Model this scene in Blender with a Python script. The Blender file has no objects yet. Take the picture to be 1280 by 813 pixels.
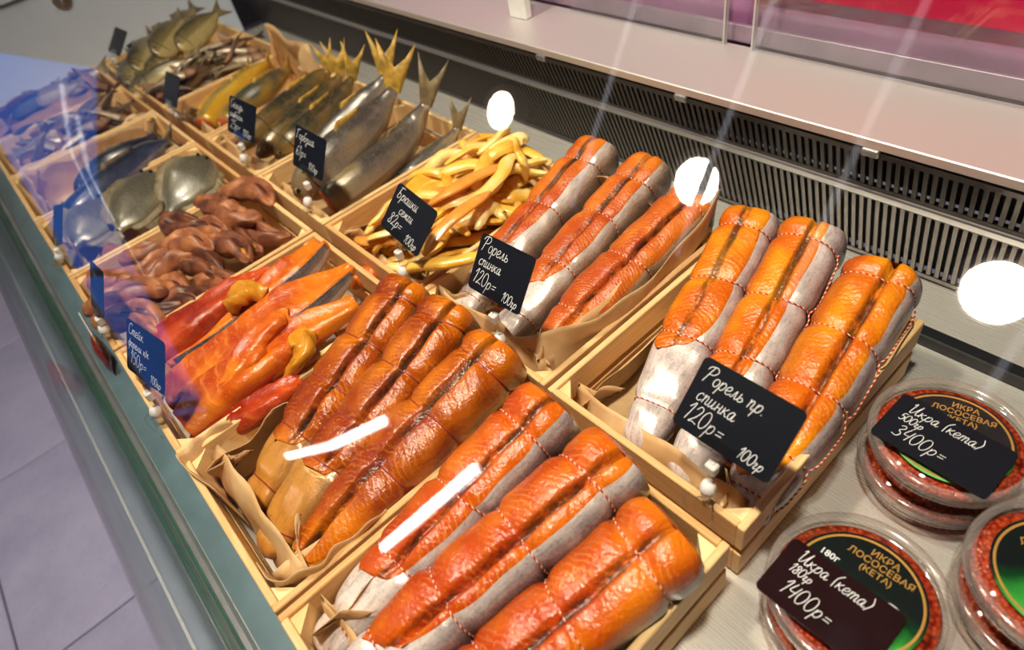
import bpy, math, random
import numpy as np
from mathutils import Vector, Matrix
random.seed(11); rng = np.random.default_rng(5)
sc = bpy.context.scene; COL = sc.collection
pi = math.pi

# ------------------------------------------------------------------ camera
F = 810.53; CX, CY = 640.0, 406.5
RM = np.array([[0.66013298, 0.44731142, -0.60343761], [0.73141145, -0.565731, 0.38076991], [-0.17106063, -0.69271995, -0.70062638]])
ZR = 0.11                      # height of the crate rims above the deck
CAM = np.array([0.0, 0.0, 0.77])
cam_d = bpy.data.cameras.new('camera'); cam = bpy.data.objects.new('camera', cam_d); COL.objects.link(cam)
cam_d.sensor_fit = 'HORIZONTAL'; cam_d.sensor_width = 36.0; cam_d.lens = 36.0 * F / 1280.0
cam_d.clip_start = 0.02; cam_d.clip_end = 60
m = Matrix.Identity(4)
for r in range(3):
    m[r][0] = RM[r, 0]; m[r][1] = -RM[r, 1]; m[r][2] = -RM[r, 2]; m[r][3] = CAM[r]
cam.matrix_world = m
cam_d.dof.use_dof = True; cam_d.dof.focus_distance = 0.86; cam_d.dof.aperture_fstop = 3.2
sc.camera = cam
# ------------------------------------------------------------------ world and exposure
w = bpy.data.worlds.new('world'); sc.world = w; w.use_nodes = True
w.node_tree.nodes['Background'].inputs[0].default_value = (0.03, 0.17, 0.70, 1)
w.node_tree.nodes['Background'].inputs[1].default_value = 1.15
sc.view_settings.view_transform = 'Standard'; sc.view_settings.look = 'None'
sc.view_settings.gamma = 1.0; sc.view_settings.use_curve_mapping = False
sc.view_settings.exposure = 0.0
LAMP_WARM = (1.0, 0.86, 0.68); LAMP_L = 980.0      # ceiling downlights
TUBE_L = 26.0                                      # ceiling linear lamps
CEIL = 2.3; FLOOR = -0.85

# ------------------------------------------------------------------ geometry helpers
def ray(p):
    v = RM @ np.array([p[0] - CX, p[1] - CY, F]); return v / np.linalg.norm(v)
def at(px, py, z):
    r = ray((px, py)); return CAM + r * ((z - CAM[2]) / r[2])
def unit(v): v = np.asarray(v, float); return v / (np.linalg.norm(v) + 1e-12)

class MB:
    def __init__(s): s.v = []; s.f = []; s.uv = []
    def add(s, verts, faces, uvs=None):
        o = len(s.v); s.v.extend([tuple(map(float, q)) for q in verts])
        s.uv.extend([tuple(u) for u in uvs] if uvs is not None else [(0.0, 0.0)] * len(verts))
        s.f.extend([tuple(i + o for i in f) for f in faces])
    def mesh(s, name, smooth=True):
        me = bpy.data.meshes.new(name); me.from_pydata(s.v, [], s.f)
        ul = me.uv_layers.new(name='UVMap')
        li = np.empty(len(me.loops), np.int32); me.loops.foreach_get('vertex_index', li)
        ul.data.foreach_set('uv', np.array(s.uv, np.float32)[li].ravel())
        if smooth: me.polygons.foreach_set('use_smooth', np.ones(len(me.polygons), bool))
        me.update(); return me

def obj(name, data, mat=None, parent=None):
    if isinstance(data, MB): data = data.mesh(name)
    o = bpy.data.objects.new(name, data); COL.objects.link(o)
    if mat is not None and not data.materials: data.materials.append(mat)
    if parent is not None: o.parent = parent
    return o
def tag(o, label, cat, group=None, kind=None):
    o['label'] = label; o['category'] = cat
    if group: o['group'] = group
    if kind: o['kind'] = kind
    return o
def thing(name, label, cat, loc=(0, 0, 0), group=None):
    o = bpy.data.objects.new(name, None); COL.objects.link(o); o.location = Vector([float(c) for c in loc])
    o.empty_display_size = 0.02
    return tag(o, label, cat, group)
def structure(o): o['kind'] = 'structure'; return o

def box(mb, c, d, grain=0, M=None, bev=0.0):
    """box of half sizes d at c with uv running along the grain axis"""
    c = np.array(c, float); d = np.array(d, float); b = min(bev, min(d) * .6)
    o2 = [i for i in range(3) if i != grain]
    if b <= 0:
        P = [(x, y, z) for x in (-1, 1) for y in (-1, 1) for z in (-1, 1)]
        Q = [(0, 1, 3, 2), (4, 6, 7, 5), (0, 4, 5, 1), (2, 3, 7, 6), (0, 2, 6, 4), (1, 5, 7, 3)]
        for f in Q:
            vs = [np.array(P[i]) * d for i in f]
            mb.add([(M @ q if M is not None else q) + c for q in vs], [(0, 1, 2, 3)], [(q[grain], q[o2[0]] + 1.3 * q[o2[1]]) for q in vs])
        return
    # chamfered box
    V = []; idx = {}
    for sx in (-1, 1):
        for sy in (-1, 1):
            for sz in (-1, 1):
                s = (sx, sy, sz)
                for a in range(3):
                    q = np.array(s) * (d - b); q[a] = s[a] * d[a]; idx[(s, a)] = len(V); V.append(q)
    Fs = []
    for a in range(3):
        i, j = (a + 1) % 3, (a + 2) % 3
        for sa in (-1, 1):
            loop = []
            for si, sj in ((-1, -1), (1, -1), (1, 1), (-1, 1)):
                s = [0, 0, 0]; s[a] = sa; s[i] = si; s[j] = sj; loop.append(idx[(tuple(s), a)])
            Fs.append(loop if sa > 0 else loop[::-1])
    for a in range(3):
        i, j = (a + 1) % 3, (a + 2) % 3
        for si in (-1, 1):
            for sj in (-1, 1):
                s0 = [0, 0, 0]; s1 = [0, 0, 0]
                s0[a] = -1; s1[a] = 1; s0[i] = s1[i] = si; s0[j] = s1[j] = sj
                l = [idx[(tuple(s0), i)], idx[(tuple(s1), i)], idx[(tuple(s1), j)], idx[(tuple(s0), j)]]
                Fs.append(l if si * sj > 0 else l[::-1])
    for s in [(x, y, z) for x in (-1, 1) for y in (-1, 1) for z in (-1, 1)]:
        l = [idx[(s, 0)], idx[(s, 1)], idx[(s, 2)]]
        Fs.append(l if s[0] * s[1] * s[2] > 0 else l[::-1])
    mb.add([(M @ q if M is not None else q) + c for q in V], Fs, [(q[grain], q[o2[0]] + 1.3 * q[o2[1]]) for q in V])

def boxobj(name, c, d, mat, parent=None, grain=0, bev=0.0, M=None):
    mb = MB(); box(mb, c, d, grain, M, bev)
    me = mb.mesh(name, smooth=False); return obj(name, me, mat, parent)

def catmull(P, n):
    P = np.array(P, float); P = np.vstack([2 * P[0] - P[1], P, 2 * P[-1] - P[-2]]); out = []
    segs = len(P) - 3
    for t in np.linspace(0, segs, n):
        k = min(int(t), segs - 1); u = t - k; a, b, c, d = P[k:k + 4]
        out.append(.5 * ((2 * b) + (c - a) * u + (2 * a - 5 * b + 4 * c - d) * u * u + (3 * b - a - 3 * c + d) * u ** 3))
    return np.array(out)

def frames(P, up):
    P = np.array(P); T = np.gradient(P, axis=0); T /= np.linalg.norm(T, axis=1)[:, None] + 1e-12
    up = np.array(up, float)
    if up.ndim == 1: up = np.repeat(up[None], len(P), 0)
    S = np.cross(T, up); S /= np.linalg.norm(S, axis=1)[:, None] + 1e-12
    U = np.cross(S, T); return T, S, U

def loft(mb, P, hw, hh, up=(0, 0, 1), n=16, sect=None, caps=True, roll=0.0, power=1.0):
    """tube along P, half widths hw and half heights hh; uv = (length, angle)"""
    P = np.array(P); T, S, U = frames(P, up); L = np.concatenate([[0], np.cumsum(np.linalg.norm(np.diff(P, axis=0), axis=1))])
    V = []; UV = []; N = len(P)
    hw = np.broadcast_to(hw, N); hh = np.broadcast_to(hh, N)
    for i in range(N):
        for k in range(n + 1):
            a = 2 * pi * k / n; ca, sa = math.cos(a + roll), math.sin(a + roll)
            x = hw[i] * math.copysign(abs(ca) ** power, ca); z = hh[i] * math.copysign(abs(sa) ** power, sa)
            if sect: x, z = sect(i / (N - 1), a, x, z)
            V.append(P[i] + S[i] * x + U[i] * z); UV.append((L[i], k / n))
    Fc = []
    for i in range(N - 1):
        for k in range(n):
            a = i * (n + 1) + k; Fc.append((a, a + n + 1, a + n + 2, a + 1))
    o = len(V)
    if caps:
        V.append(P[0]); UV.append((L[0], .5)); V.append(P[-1]); UV.append((L[-1], .5))
        for k in range(n):
            Fc.append((o, k, k + 1)); b = (N - 1) * (n + 1); Fc.append((o + 1, b + k + 1, b + k))
    mb.add(V, Fc, UV)

def tube(mb, P, r, n=6, closed=False):
    P = np.array(P, float); N = len(P)
    if closed: T = np.roll(P, -1, 0) - np.roll(P, 1, 0)
    else: T = np.gradient(P, axis=0)
    T /= np.linalg.norm(T, axis=1)[:, None] + 1e-12
    ref = np.array([0.13, 0.31, 0.94]); S = np.cross(T, ref)
    bad = np.linalg.norm(S, axis=1) < .25
    S[bad] = np.cross(T[bad], np.array([0.9, 0.2, 0.1])); S /= np.linalg.norm(S, axis=1)[:, None] + 1e-12
    U = np.cross(S, T); L = 0; V = []; UV = []
    rng_ = range(N + 1) if closed else range(N)
    for ii in rng_:
        i = ii % N
        if ii > 0: L += np.linalg.norm(P[i] - P[(ii - 1) % N])
        for k in range(n + 1):
            a = 2 * pi * k / n; V.append(P[i] + r * (S[i] * math.cos(a) + U[i] * math.sin(a))); UV.append((L, k / n))
    Fc = []
    for ii in range(len(list(rng_)) - 1):
        for k in range(n):
            a = ii * (n + 1) + k; Fc.append((a, a + 1, a + n + 2, a + n + 1))
    mb.add(V, Fc, UV)

def lathe(mb, prof, c=(0, 0, 0), n=48):
    V = []; UV = []; Fc = []
    for i, (r, z) in enumerate(prof):
        for k in range(n + 1):
            a = 2 * pi * k / n; V.append((c[0] + r * math.cos(a), c[1] + r * math.sin(a), c[2] + z)); UV.append((k / n, i / len(prof)))
    for i in range(len(prof) - 1):
        for k in range(n):
            a = i * (n + 1) + k; Fc.append((a, a + 1, a + n + 2, a + n + 1))
    mb.add(V, Fc, UV)

# ------------------------------------------------------------------ materials
class NT:
    def __init__(s, name):
        s.mat = bpy.data.materials.new(name); s.mat.use_nodes = True; s.t = s.mat.node_tree; s.b = s.t.nodes['Principled BSDF']
    def new(s, t, **k):
        n = s.t.nodes.new(t)
        for a, v in k.items(): setattr(n, a, v)
        return n
    def link(s, a, b): s.t.links.new(a, b)
    def put(s, sock, v):
        if isinstance(v, bpy.types.NodeSocket): s.link(v, sock)
        elif isinstance(v, tuple) and len(v) == 3 and sock.type == 'RGBA': sock.default_value = (*v, 1)
        else: sock.default_value = v
    def math(s, op, a, b=0.0, c=0.0, clamp=False):
        n = s.new('ShaderNodeMath', operation=op, use_clamp=clamp)
        s.put(n.inputs[0], a); s.put(n.inputs[1], b); s.put(n.inputs[2], c); return n.outputs[0]
    def uv(s):
        n = s.new('ShaderNodeUVMap'); n.uv_map = 'UVMap'; return n.outputs[0]
    def sep(s, v):
        n = s.new('ShaderNodeSeparateXYZ'); s.link(v, n.inputs[0]); return n.outputs
    def comb(s, x, y, z=0.0):
        n = s.new('ShaderNodeCombineXYZ')
        for i, q in enumerate((x, y, z)): s.put(n.inputs[i], q)
        return n.outputs[0]
    def objc(s): return s.new('ShaderNodeTexCoord').outputs['Object']
    def rnd(s): return s.new('ShaderNodeObjectInfo').outputs['Random']
    def noise(s, vec, scale, detail=3.0, rough=.55, dist=0.0):
        n = s.new('ShaderNodeTexNoise'); s.link(vec, n.inputs['Vector']); n.inputs['Scale'].default_value = scale
        n.inputs['Detail'].default_value = detail; n.inputs['Roughness'].default_value = rough; n.inputs['Distortion'].default_value = dist
        return n.outputs[0]
    def voro(s, vec, scale, feature='F1'):
        n = s.new('ShaderNodeTexVoronoi', feature=feature); s.link(vec, n.inputs['Vector']); n.inputs['Scale'].default_value = scale; return n.outputs[0]
    def ramp(s, fac, stops):
        n = s.new('ShaderNodeValToRGB'); s.link(fac, n.inputs[0]); e = n.color_ramp.elements
        while len(e) < len(stops): e.new(.5)
        for i, (p, c) in enumerate(stops):
            e[i].position = p; e[i].color = (*c, 1) if len(c) == 3 else c
        return n.outputs[0]
    def step(s, v, a, b):
        n = s.new('ShaderNodeMapRange', interpolation_type='SMOOTHSTEP'); s.put(n.inputs[0], v)
        n.inputs[1].default_value = a; n.inputs[2].default_value = b; return n.outputs[0]
    def mix(s, f, a, b):
        n = s.new('ShaderNodeMix', data_type='RGBA'); s.put(n.inputs[0], f); s.put(n.inputs[6], a); s.put(n.inputs[7], b); return n.outputs[2]
    def bump(s, h, strength=.3, dist=.001):
        n = s.new('ShaderNodeBump'); s.put(n.inputs['Height'], h); n.inputs['Strength'].default_value = strength; n.inputs['Distance'].default_value = dist
        s.link(n.outputs[0], s.b.inputs['Normal'])
    def set(s, **k):
        names = dict(color='Base Color', rough='Roughness', metal='Metallic', coat='Coat Weight', coatr='Coat Roughness', spec='Specular IOR Level', emis='Emission Color', emis_s='Emission Strength', ior='IOR', sheen='Sheen Weight', sub='Subsurface Weight', trans='Transmission Weight')
        for a, v in k.items(): s.put(s.b.inputs[names[a]], v)
        return s.mat

def srgb(r, g, b):
    f = lambda c: (c / 255 / 12.92) if c <= 10 else ((c / 255 + .055) / 1.055) ** 2.4
    return (f(r), f(g), f(b))

def m_plain(name, col, rough=.5, metal=0.0, var=.12, scale=20.0, **k):
    n = NT(name); v = n.noise(n.objc(), scale)
    d = tuple(c * (1 - var * 1.5) for c in col); l = tuple(min(1, c * (1 + var)) for c in col)
    n.set(color=n.ramp(v, [(.3, d), (.7, l)]), rough=rough, metal=metal, **k); return n.mat

def m_wood(name, light, dark):
    n = NT(name); u, v, _ = n.sep(n.uv()); r = n.rnd()
    vec = n.comb(n.math('ADD', n.math('MULTIPLY', u, 5.0), n.math('MULTIPLY', r, 37.0)), n.math('MULTIPLY', v, 90.0), r)
    g = n.noise(vec, 1.6, 5, .6, 1.2); g2 = n.noise(vec, 6.0, 3)
    tone = n.math('ADD', n.math('MULTIPLY', r, .35), n.math('MULTIPLY', g, .75))
    c = n.mix(n.step(tone, .25, .85), light, dark)
    c = n.mix(n.math('MULTIPLY', n.step(g2, .62, .75), .35), c, tuple(x * .45 for x in dark))
    n.set(color=c, rough=.55, spec=.3); n.bump(g, .25, .0012); return n.mat

def m_flesh(name, base, lite, deep, stripe=.0085, groove=1.0, char=.0, gloss=.27):
    """salmon flesh: chevron muscle lines, dark membrane in the split, browned edges with shade painted in"""
    n = NT(name); uvw = n.uv(); u, v, _ = n.sep(uvw); oc = n.objc(); r = n.rnd()
    va = n.math('ABSOLUTE', v); nz = n.noise(oc, 45.0, 3)
    ph = n.math('ADD', n.math('ADD', u, n.math('MULTIPLY', va, -.55)), n.math('MULTIPLY', nz, .022))
    s = n.math('SINE', n.math('MULTIPLY', ph, 2 * pi / stripe))
    line = n.step(s, .35, .98)
    big = n.noise(oc, 13.0, 3, .6)
    c = n.mix(n.step(big, .34, .68), deep, base)
    patch = n.step(n.noise(oc, 22.0, 2), .42, .62)
    c = n.mix(n.math('MULTIPLY', line, n.math('MULTIPLY', patch, .30)), c, lite)
    fine = n.noise(oc, 260.0, 2); c = n.mix(n.math('MULTIPLY', n.step(fine, .6, .74), .35), c, lite)
    # browned, redder rim of the lobes, deepened as painted shade between fish
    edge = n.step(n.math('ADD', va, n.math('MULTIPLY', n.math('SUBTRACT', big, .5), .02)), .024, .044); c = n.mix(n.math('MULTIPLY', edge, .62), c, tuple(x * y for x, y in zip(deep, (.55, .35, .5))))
    # dark membrane in the split
    gd = n.math('SUBTRACT', 1.0, n.step(va, .0022, .0088)); gn = n.step(n.noise(n.comb(n.math('MULTIPLY', u, 26.0), n.math('MULTIPLY', v, 110.0), r), 1.0, 4, .7), .36, .56)
    c = n.mix(n.math('MULTIPLY', n.math('MULTIPLY', gd, gn), .95 * groove), c, (.018, .011, .008))
    if char > 0:
        k = n.step(n.noise(oc, 34.0, 4, .65), .66, .72); c = n.mix(n.math('MULTIPLY', k, char), c, (.03, .012, .006))
    mott = n.noise(oc, 110.0, 4, .65)
    c = n.mix(n.math('MULTIPLY', n.step(mott, .52, .74), .26), c, tuple(x * y for x, y in zip(deep, (.62, .45, .5))))
    c = n.mix(n.math('MULTIPLY', n.step(n.noise(oc, 7.0, 2), .48, .66), .55), c, tuple(x * y for x, y in zip(base, (1.05, 1.25, .9))))
    n.set(color=c, rough=n.math('ADD', gloss - .10, n.math('MULTIPLY', mott, .22)), coat=.0, spec=.6)
    n.bump(n.math('ADD', n.math('MULTIPLY', s, .05), n.math('ADD', n.math('ADD', n.math('MULTIPLY', fine, .62), n.math('MULTIPLY', mott, .55)), n.math('MULTIPLY', nz, .9))), .75, .0022)
    return n.mat

def m_skin(name, light, mid, dark, scale=330.0, gold=None):
    """fish skin: dark back at v=.25, pale belly at v=.75, small scales and speckles"""
    n = NT(name); u, v, _ = n.sep(n.uv()); oc = n.objc()
    nz = n.noise(oc, 30.0, 4, .6); vv = n.math('ADD', v, n.math('MULTIPLY', n.math('SUBTRACT', nz, .5), .16))
    d = n.math('ABSOLUTE', n.math('SUBTRACT', vv, .25))
    big = n.noise(oc, 16.0, 3, .6)
    d = n.math('ADD', d, n.math('MULTIPLY', n.math('SUBTRACT', big, .5), .22))
    c = n.ramp(n.math('MULTIPLY', d, 2.0), [(.16, dark), (.46, mid), (.74, light), (1.0, light)])
    st = n.noise(n.comb(n.math('MULTIPLY', u, 34.0), n.math('MULTIPLY', v, 42.0)), 1.0, 5, .7); c = n.mix(n.math('MULTIPLY', n.step(st, .46, .70), .45), c, dark)
    sp = n.noise(oc, 260.0, 3, .7); c = n.mix(n.math('MULTIPLY', n.step(sp, .54, .70), .36), c, dark)
    cell = n.voro(oc, scale)
    c = n.mix(n.math('MULTIPLY', n.step(cell, .25, .8), .10), c, tuple(min(1, x * 1.7 + .04) for x in light))
    if gold: c = n.mix(n.math('MULTIPLY', n.step(n.noise(oc, 9.0, 2), .46, .66), .5), c, gold)
    n.set(color=c, rough=.30, metal=.14, spec=.8, coat=.3, coatr=.16); n.bump(n.math('ADD', n.math('MULTIPLY', cell, .5), n.math('MULTIPLY', nz, .9)), .30, .0008); return n.mat

def m_clear(name, tint=(1, 1, 1), rough=.02, extra=0.0, milk=0.0):
    """thin clear sheet: Fresnel mix of see-through and mirror"""
    n = NT(name); n.t.nodes.remove(n.b); out = n.t.nodes['Material Output']
    tr = n.new('ShaderNodeBsdfTransparent'); tr.inputs[0].default_value = (*tint, 1)
    gl = n.new('ShaderNodeBsdfGlossy'); gl.inputs['Roughness'].default_value = rough
    fr = n.new('ShaderNodeFresnel'); bf = n.new('ShaderNodeNewGeometry').outputs['Backfacing']
    n.link(n.math('ADD', n.math('MULTIPLY', bf, 1 / 1.45 - 1.45), 1.45), fr.inputs[0])     # a thin sheet reflects alike from both sides
    mx = n.new('ShaderNodeMixShader'); n.link(n.math('ADD', fr.outputs[0], extra, clamp=True), mx.inputs[0]); n.link(tr.outputs[0], mx.inputs[1]); n.link(gl.outputs[0], mx.inputs[2])
    if milk > 0:
        df = n.new('ShaderNodeBsdfDiffuse'); df.inputs[0].default_value = (.85, .80, .78, 1); m2 = n.new('ShaderNodeMixShader'); m2.inputs[0].default_value = milk
        n.link(mx.outputs[0], m2.inputs[1]); n.link(df.outputs[0], m2.inputs[2]); mx = m2
    n.link(mx.outputs[0], out.inputs[0]); return n.mat

def m_emit(name, col, s):
    n = NT(name); n.set(color=(0, 0, 0), emis=col, emis_s=s); return n.mat

WOOD = m_wood('pine_wood', srgb(250, 216, 158), srgb(214, 160, 98))
WOODP = m_wood('pine_post_wood', srgb(254, 228, 174), srgb(238, 194, 128))
PAPER = None
def m_paper():
    n = NT('parchment_paper'); oc = n.objc(); a = n.noise(oc, 60, 4); b = n.noise(oc, 14, 3)
    n.set(color=n.mix(n.step(b, .3, .7), srgb(232, 198, 150), srgb(206, 164, 112)), rough=.55, spec=.35); n.bump(n.math('ADD', n.math('MULTIPLY', a, .3), b), .5, .003)
    return n.mat
PAPER = m_paper()
KRAFT = m_plain('kraft_paper', srgb(168, 118, 70), .6, var=.2)
def m_steel(name, col, rough, metal=1.0):
    n = NT(name); x, y, z = n.sep(n.objc())
    g = n.noise(n.comb(n.math('MULTIPLY', x, 5.0), n.math('MULTIPLY', y, 900.0), n.math('MULTIPLY', z, 900.0)), 1.0, 2)
    n.set(color=n.mix(g, tuple(c * .92 for c in col), col), rough=n.math('ADD', rough - .05, n.math('MULTIPLY', g, .12)), metal=metal); return n.mat
STEEL = m_steel('brushed_steel', (.62, .60, .60), .34)
STEEL2 = m_steel('polished_deck_steel', (.80, .78, .74), .26, .5)
SHELF = m_steel('shelf_steel', (.80, .76, .755), .48, .7)
BLACKM = m_plain('black_powder_coat', (.012, .013, .016), .4)
BARM = m_steel('grille_bar_steel', (.085, .072, .066), .34, .6)
DARKV = m_plain('dark_vent_interior', (.010, .012, .018), .8)
CARD = m_plain('blackboard_card', (.006, .008, .014), .42, var=.05, spec=.25)
INK = m_plain('white_chalk_ink', (.86, .88, .92), .6, var=.04)
CLEAR = m_clear('clear_acrylic', (.97, .98, .98), .03, .03)
WHITEP = m_plain('white_plastic', (.86, .85, .83), .35, var=.03)
def m_twine():
    n = NT('red_white_twine'); u, v, _ = n.sep(n.uv())
    s = n.math('SINE', n.math('ADD', n.math('MULTIPLY', u, 2 * pi / .0075), n.math('MULTIPLY', v, 2 * pi)))
    n.set(color=n.mix(n.step(s, -.15, .35), srgb(176, 26, 22), srgb(232, 196, 160)), rough=.7); n.bump(s, .5, .0006); return n.mat
TWINE = m_twine()
TWINE_D = m_plain('smoked_red_twine', srgb(140, 38, 28), .7)

# ------------------------------------------------------------------ the room
def tile_floor():
    fl = structure(boxobj('floor', (-1.4, -1.6, FLOOR - .06), (7.0, 5.0, .05), m_plain('tile_grout', srgb(92, 88, 104), .8), grain=0))
    n = NT('floor_tile'); oc = n.objc(); r = n.rnd(); a = n.noise(oc, 3.0, 4, .6); b = n.noise(oc, 90.0, 3)
    c = n.mix(n.step(a, .25, .75), srgb(146, 146, 178), srgb(168, 168, 200)); c = n.mix(n.math('MULTIPLY', n.step(b, .5, .75), .25), c, srgb(126, 126, 156))
    n.set(color=c, rough=.42, spec=.4); n.bump(b, .1, .001)
    mb = MB(); box(mb, (0, 0, 0), (.3935, .3935, .006), 0, None, .0025); me = mb.mesh('floor_tile', False); me.materials.append(n.mat)
    for i in range(-8, 7):
        for j in range(-6, 6):
            x = -1.457 - .3965 + .793 * i; y = -.815 + .3965 + .793 * j
            if x < -8.2 or x > 5.3 or y > 3.1: continue
            o = obj('floor_tile', me, None, fl); o.location = (x, y, FLOOR - .006)
tile_floor()
WALLM = m_plain('wall_paint', srgb(86, 84, 92), .8, var=.05, scale=3)
WALLD = m_plain('dark_wall_paint', srgb(70, 66, 74), .8, var=.05, scale=3)
ceil = structure(boxobj('ceiling', (-1.4, -1.6, CEIL + .1), (7.0, 5.0, .05), m_plain('ceiling_paint', srgb(52, 50, 54), .9, var=.05, scale=2)))
structure(boxobj('wall_right', (5.55, -1.6, .72), (.05, 5.0, 1.62), WALLD))
structure(boxobj('wall_back', (-1.4, 3.35, .72), (7.0, .05, 1.62), WALLD))
structure(boxobj('wall_front', (-1.4, -6.55, .72), (7.0, .05, 1.62), WALLM))
# left wall with a wide window to the blue daylight
wl = structure(boxobj('wall_left', (-5.65, -1.6, -.16), (.05, 5.0, .74), WALLD))
boxobj('upper_wall', (-5.65, -1.6, 2.32), (.05, 5.0, .02), WALLD, wl); boxobj('side_wall', (-5.65, 1.40, 1.44), (.05, 2.0, .86), WALLD, wl); boxobj('side_wall', (-5.65, -6.2, 1.44), (.05, .4, .86), WALLD, wl)
win = structure(boxobj('window_1', (-5.62, -3.2, .61), (.08, 2.6, .03), WHITEP))
for y in (-5.77, -4.14, -2.52, -.63): boxobj('mullion', (-5.63, y, 1.46), (.03, .03, .83), BLACKM, win)
for y, h_ in ((-4.955, .775), (-3.33, .775), (-1.575, .92)): boxobj('pane', (-5.63, y, 1.46), (.004, h_, .82), CLEAR, win)

# ceiling lamps
EM_D = m_emit('downlight_glow', LAMP_WARM, LAMP_L)
EM_T = m_emit('linear_lamp_glow', (1.0, .97, .94), TUBE_L)
mbt = MB(); lathe(mbt, [(.078, -.004), (.105, -.010), (.110, 0), (.110, .05), (.078, .05), (.078, -.004)], n=40); TRIM_ME = mbt.mesh('trim_ring')
mbl = MB(); lathe(mbl, [(0.0005, 0), (.076, 0)], n=40); LENS_ME = mbl.mesh('lens')
EM_DIM = m_emit('dim_downlight_glow', (1.0, .80, .58), 120.0)
def downlight(x, y, lab, em=None):
    t = thing('ceiling_downlight', lab, 'lamp', (x, y, CEIL), 'round downlights over the counter')
    obj('trim_ring', TRIM_ME, WHITEP, t); l = obj('lens', LENS_ME if em is None else LENS_ME.copy(), None, t); l.data.materials.clear(); l.data.materials.append(em or EM_D); l.rotation_euler = (pi, 0, 0)
for x, y, s in ((-2.07, 0, 'third from the right end of the row'), (-1.09, .01, 'second from the right in the row'), (-.21, .016, 'first on the right, over the caviar tubs')):
    downlight(x, y, 'round white ceiling downlight above the counter, ' + s, EM_DIM if x < -2 else None)
def linear_lamp(a, b, wd, lab):
    a = np.array([*a, CEIL - .03]); b = np.array([*b, CEIL - .03]); c = (a + b) / 2; L = np.linalg.norm(b - a); ang = math.atan2(b[1] - a[1], b[0] - a[0])
    t = thing('linear_lamp', lab, 'lamp', c, 'linear lamps on the ceiling'); t.rotation_euler.z = ang
    boxobj('housing', (0, 0, .045), (L / 2 + .02, wd / 2 + .012, .03), WHITEP, t); boxobj('diffuser', (0, 0, 0), (L / 2, wd / 2, .014), EM_T, t, bev=.004)
linear_lamp((-3.9, -3.4), (-2.35, -1.75), .05, 'long linear ceiling lamp on the customer side, left of the two')
linear_lamp((-2.33, -2.85), (-1.63, -1.55), .05, 'long linear ceiling lamp on the customer side, right of the two')
EM_S = m_emit('slim_strip_glow', (.9, .9, 1.0), 1.3)
for x, w_ in ((-.66, 'second from the right'), (-1.06, 'third from the right'), (-1.55, 'leftmost of the four'), (-.12, 'rightmost of the four')):
    t = thing('slim_led_strip', 'slim ceiling LED strip running across the counter, ' + w_, 'lamp', (x, .5, CEIL - .004), 'slim LED strips'); boxobj('profile', (0, 0, .008), (.016, .75, .010), WHITEP, t); boxobj('strip', (0, 0, -.004), (.009, .74, .003), EM_S, t)

# ------------------------------------------------------------------ the display counter
XL, XR = -2.62, 1.1
XM = (XL + XR) / 2; XH = (XR - XL) / 2
counter = thing('display_counter', 'refrigerated steel and glass fish counter holding all the crates', 'counter', (XM, .35, FLOOR))
def cpart(name, c, d, mat, bev=0.0, grain=0): return boxobj(name, (c[0] - XM, c[1] - .35, c[2] - FLOOR), d, mat, counter, grain, bev)
cpart('deck', (XM, .36, -.012), (XH, .545, .012), STEEL2)
cpart('body', (XM, .36, (FLOOR - .024) / 2), (XH, .54, (-.024 - FLOOR) / 2), m_plain('counter_body_paint', srgb(120, 124, 134), .4))
cpart('front_rail', (XM, -.1815, .012), (XH, .0115, .036), m_plain('grey_aluminium', srgb(168, 176, 196), .32, .35), .003)
cpart('rail_trim', (XM, -.1945, .0145), (XH, .0018, .036), WHITEP)
cpart('glass_channel', (XM, -.1515, .004), (XH, .0045, .018), m_plain('channel_aluminium', srgb(200, 205, 212), .25, .7), .0015)
cpart('gutter', (XM, -.124, .0015), (XH, .022, .0015), m_plain('gutter_enamel', srgb(96, 122, 134), .35))
cpart('deck_edge_strip', (XM, .775, .010), (XH, .011, .010), BLACKM, .002)
cpart('base_plinth', (XM, .36, FLOOR + .05), (XH, .50, .05), BLACKM)

# back grille leaning forward: two slotted panels, ledge and shelf
G0, GT = .90, .35                       # Y = G0 - GT*z
lean = math.atan(GT); ML = np.array([[1, 0, 0], [0, math.cos(lean), -math.sin(lean)], [0, math.sin(lean), math.cos(lean)]])
def gp(x, z, off=0.0): return np.array([x, G0 - GT * z, z]) + off * np.array([0, math.cos(lean), math.sin(lean)])
grille = thing('back_air_grille', 'dark slotted steel air grille along the back of the counter', 'grille', (XM, .9, 0))
OFF = np.array([XM, .9, 0])
def gbox(name, x, z, hx, hz, th, mat, par, off=0.0, bev=0.0): return boxobj(name, gp(x, z, off) - OFF, (hx, th, hz), mat, par, 0, bev, ML)
PITCH = .0118
for nm, z0, z1 in (('lower_panel', .012, .150), ('upper_panel', .172, .236)):
    p = gbox(nm, XM, (z0 + z1) / 2, XH, (z1 - z0) / 2 / math.cos(lean) + .004, .003, DARKV, grille, .018)
    zc = (z0 + z1) / 2; hz = (z1 - z0) / 2 / math.cos(lean)
    gbox('panel_edge', XM, z0 - .002, XH, .005, .0035, BARM, p); gbox('panel_edge', XM, z1 + .002, XH, .005, .0035, BARM, p)
    mb = MB(); box(mb, (0, 0, 0), (.0030, .0025, hz), 2, ML); bm = mb.mesh('bar', False); bm.materials.append(BARM)
    far = MB(); k = 0; x = .34
    while x > XL + .02:
        q = gp(x, zc) - OFF
        if k < 140: o = obj('bar', bm, None, p); o.location = Vector(q.tolist())
        else: box(far, q, (.0030, .0025, hz), 2, ML)
        x -= PITCH; k += 1
    o = obj('far_bars', far.mesh('far_bars', False), BARM, p); o['kind'] = 'stuff'
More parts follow.
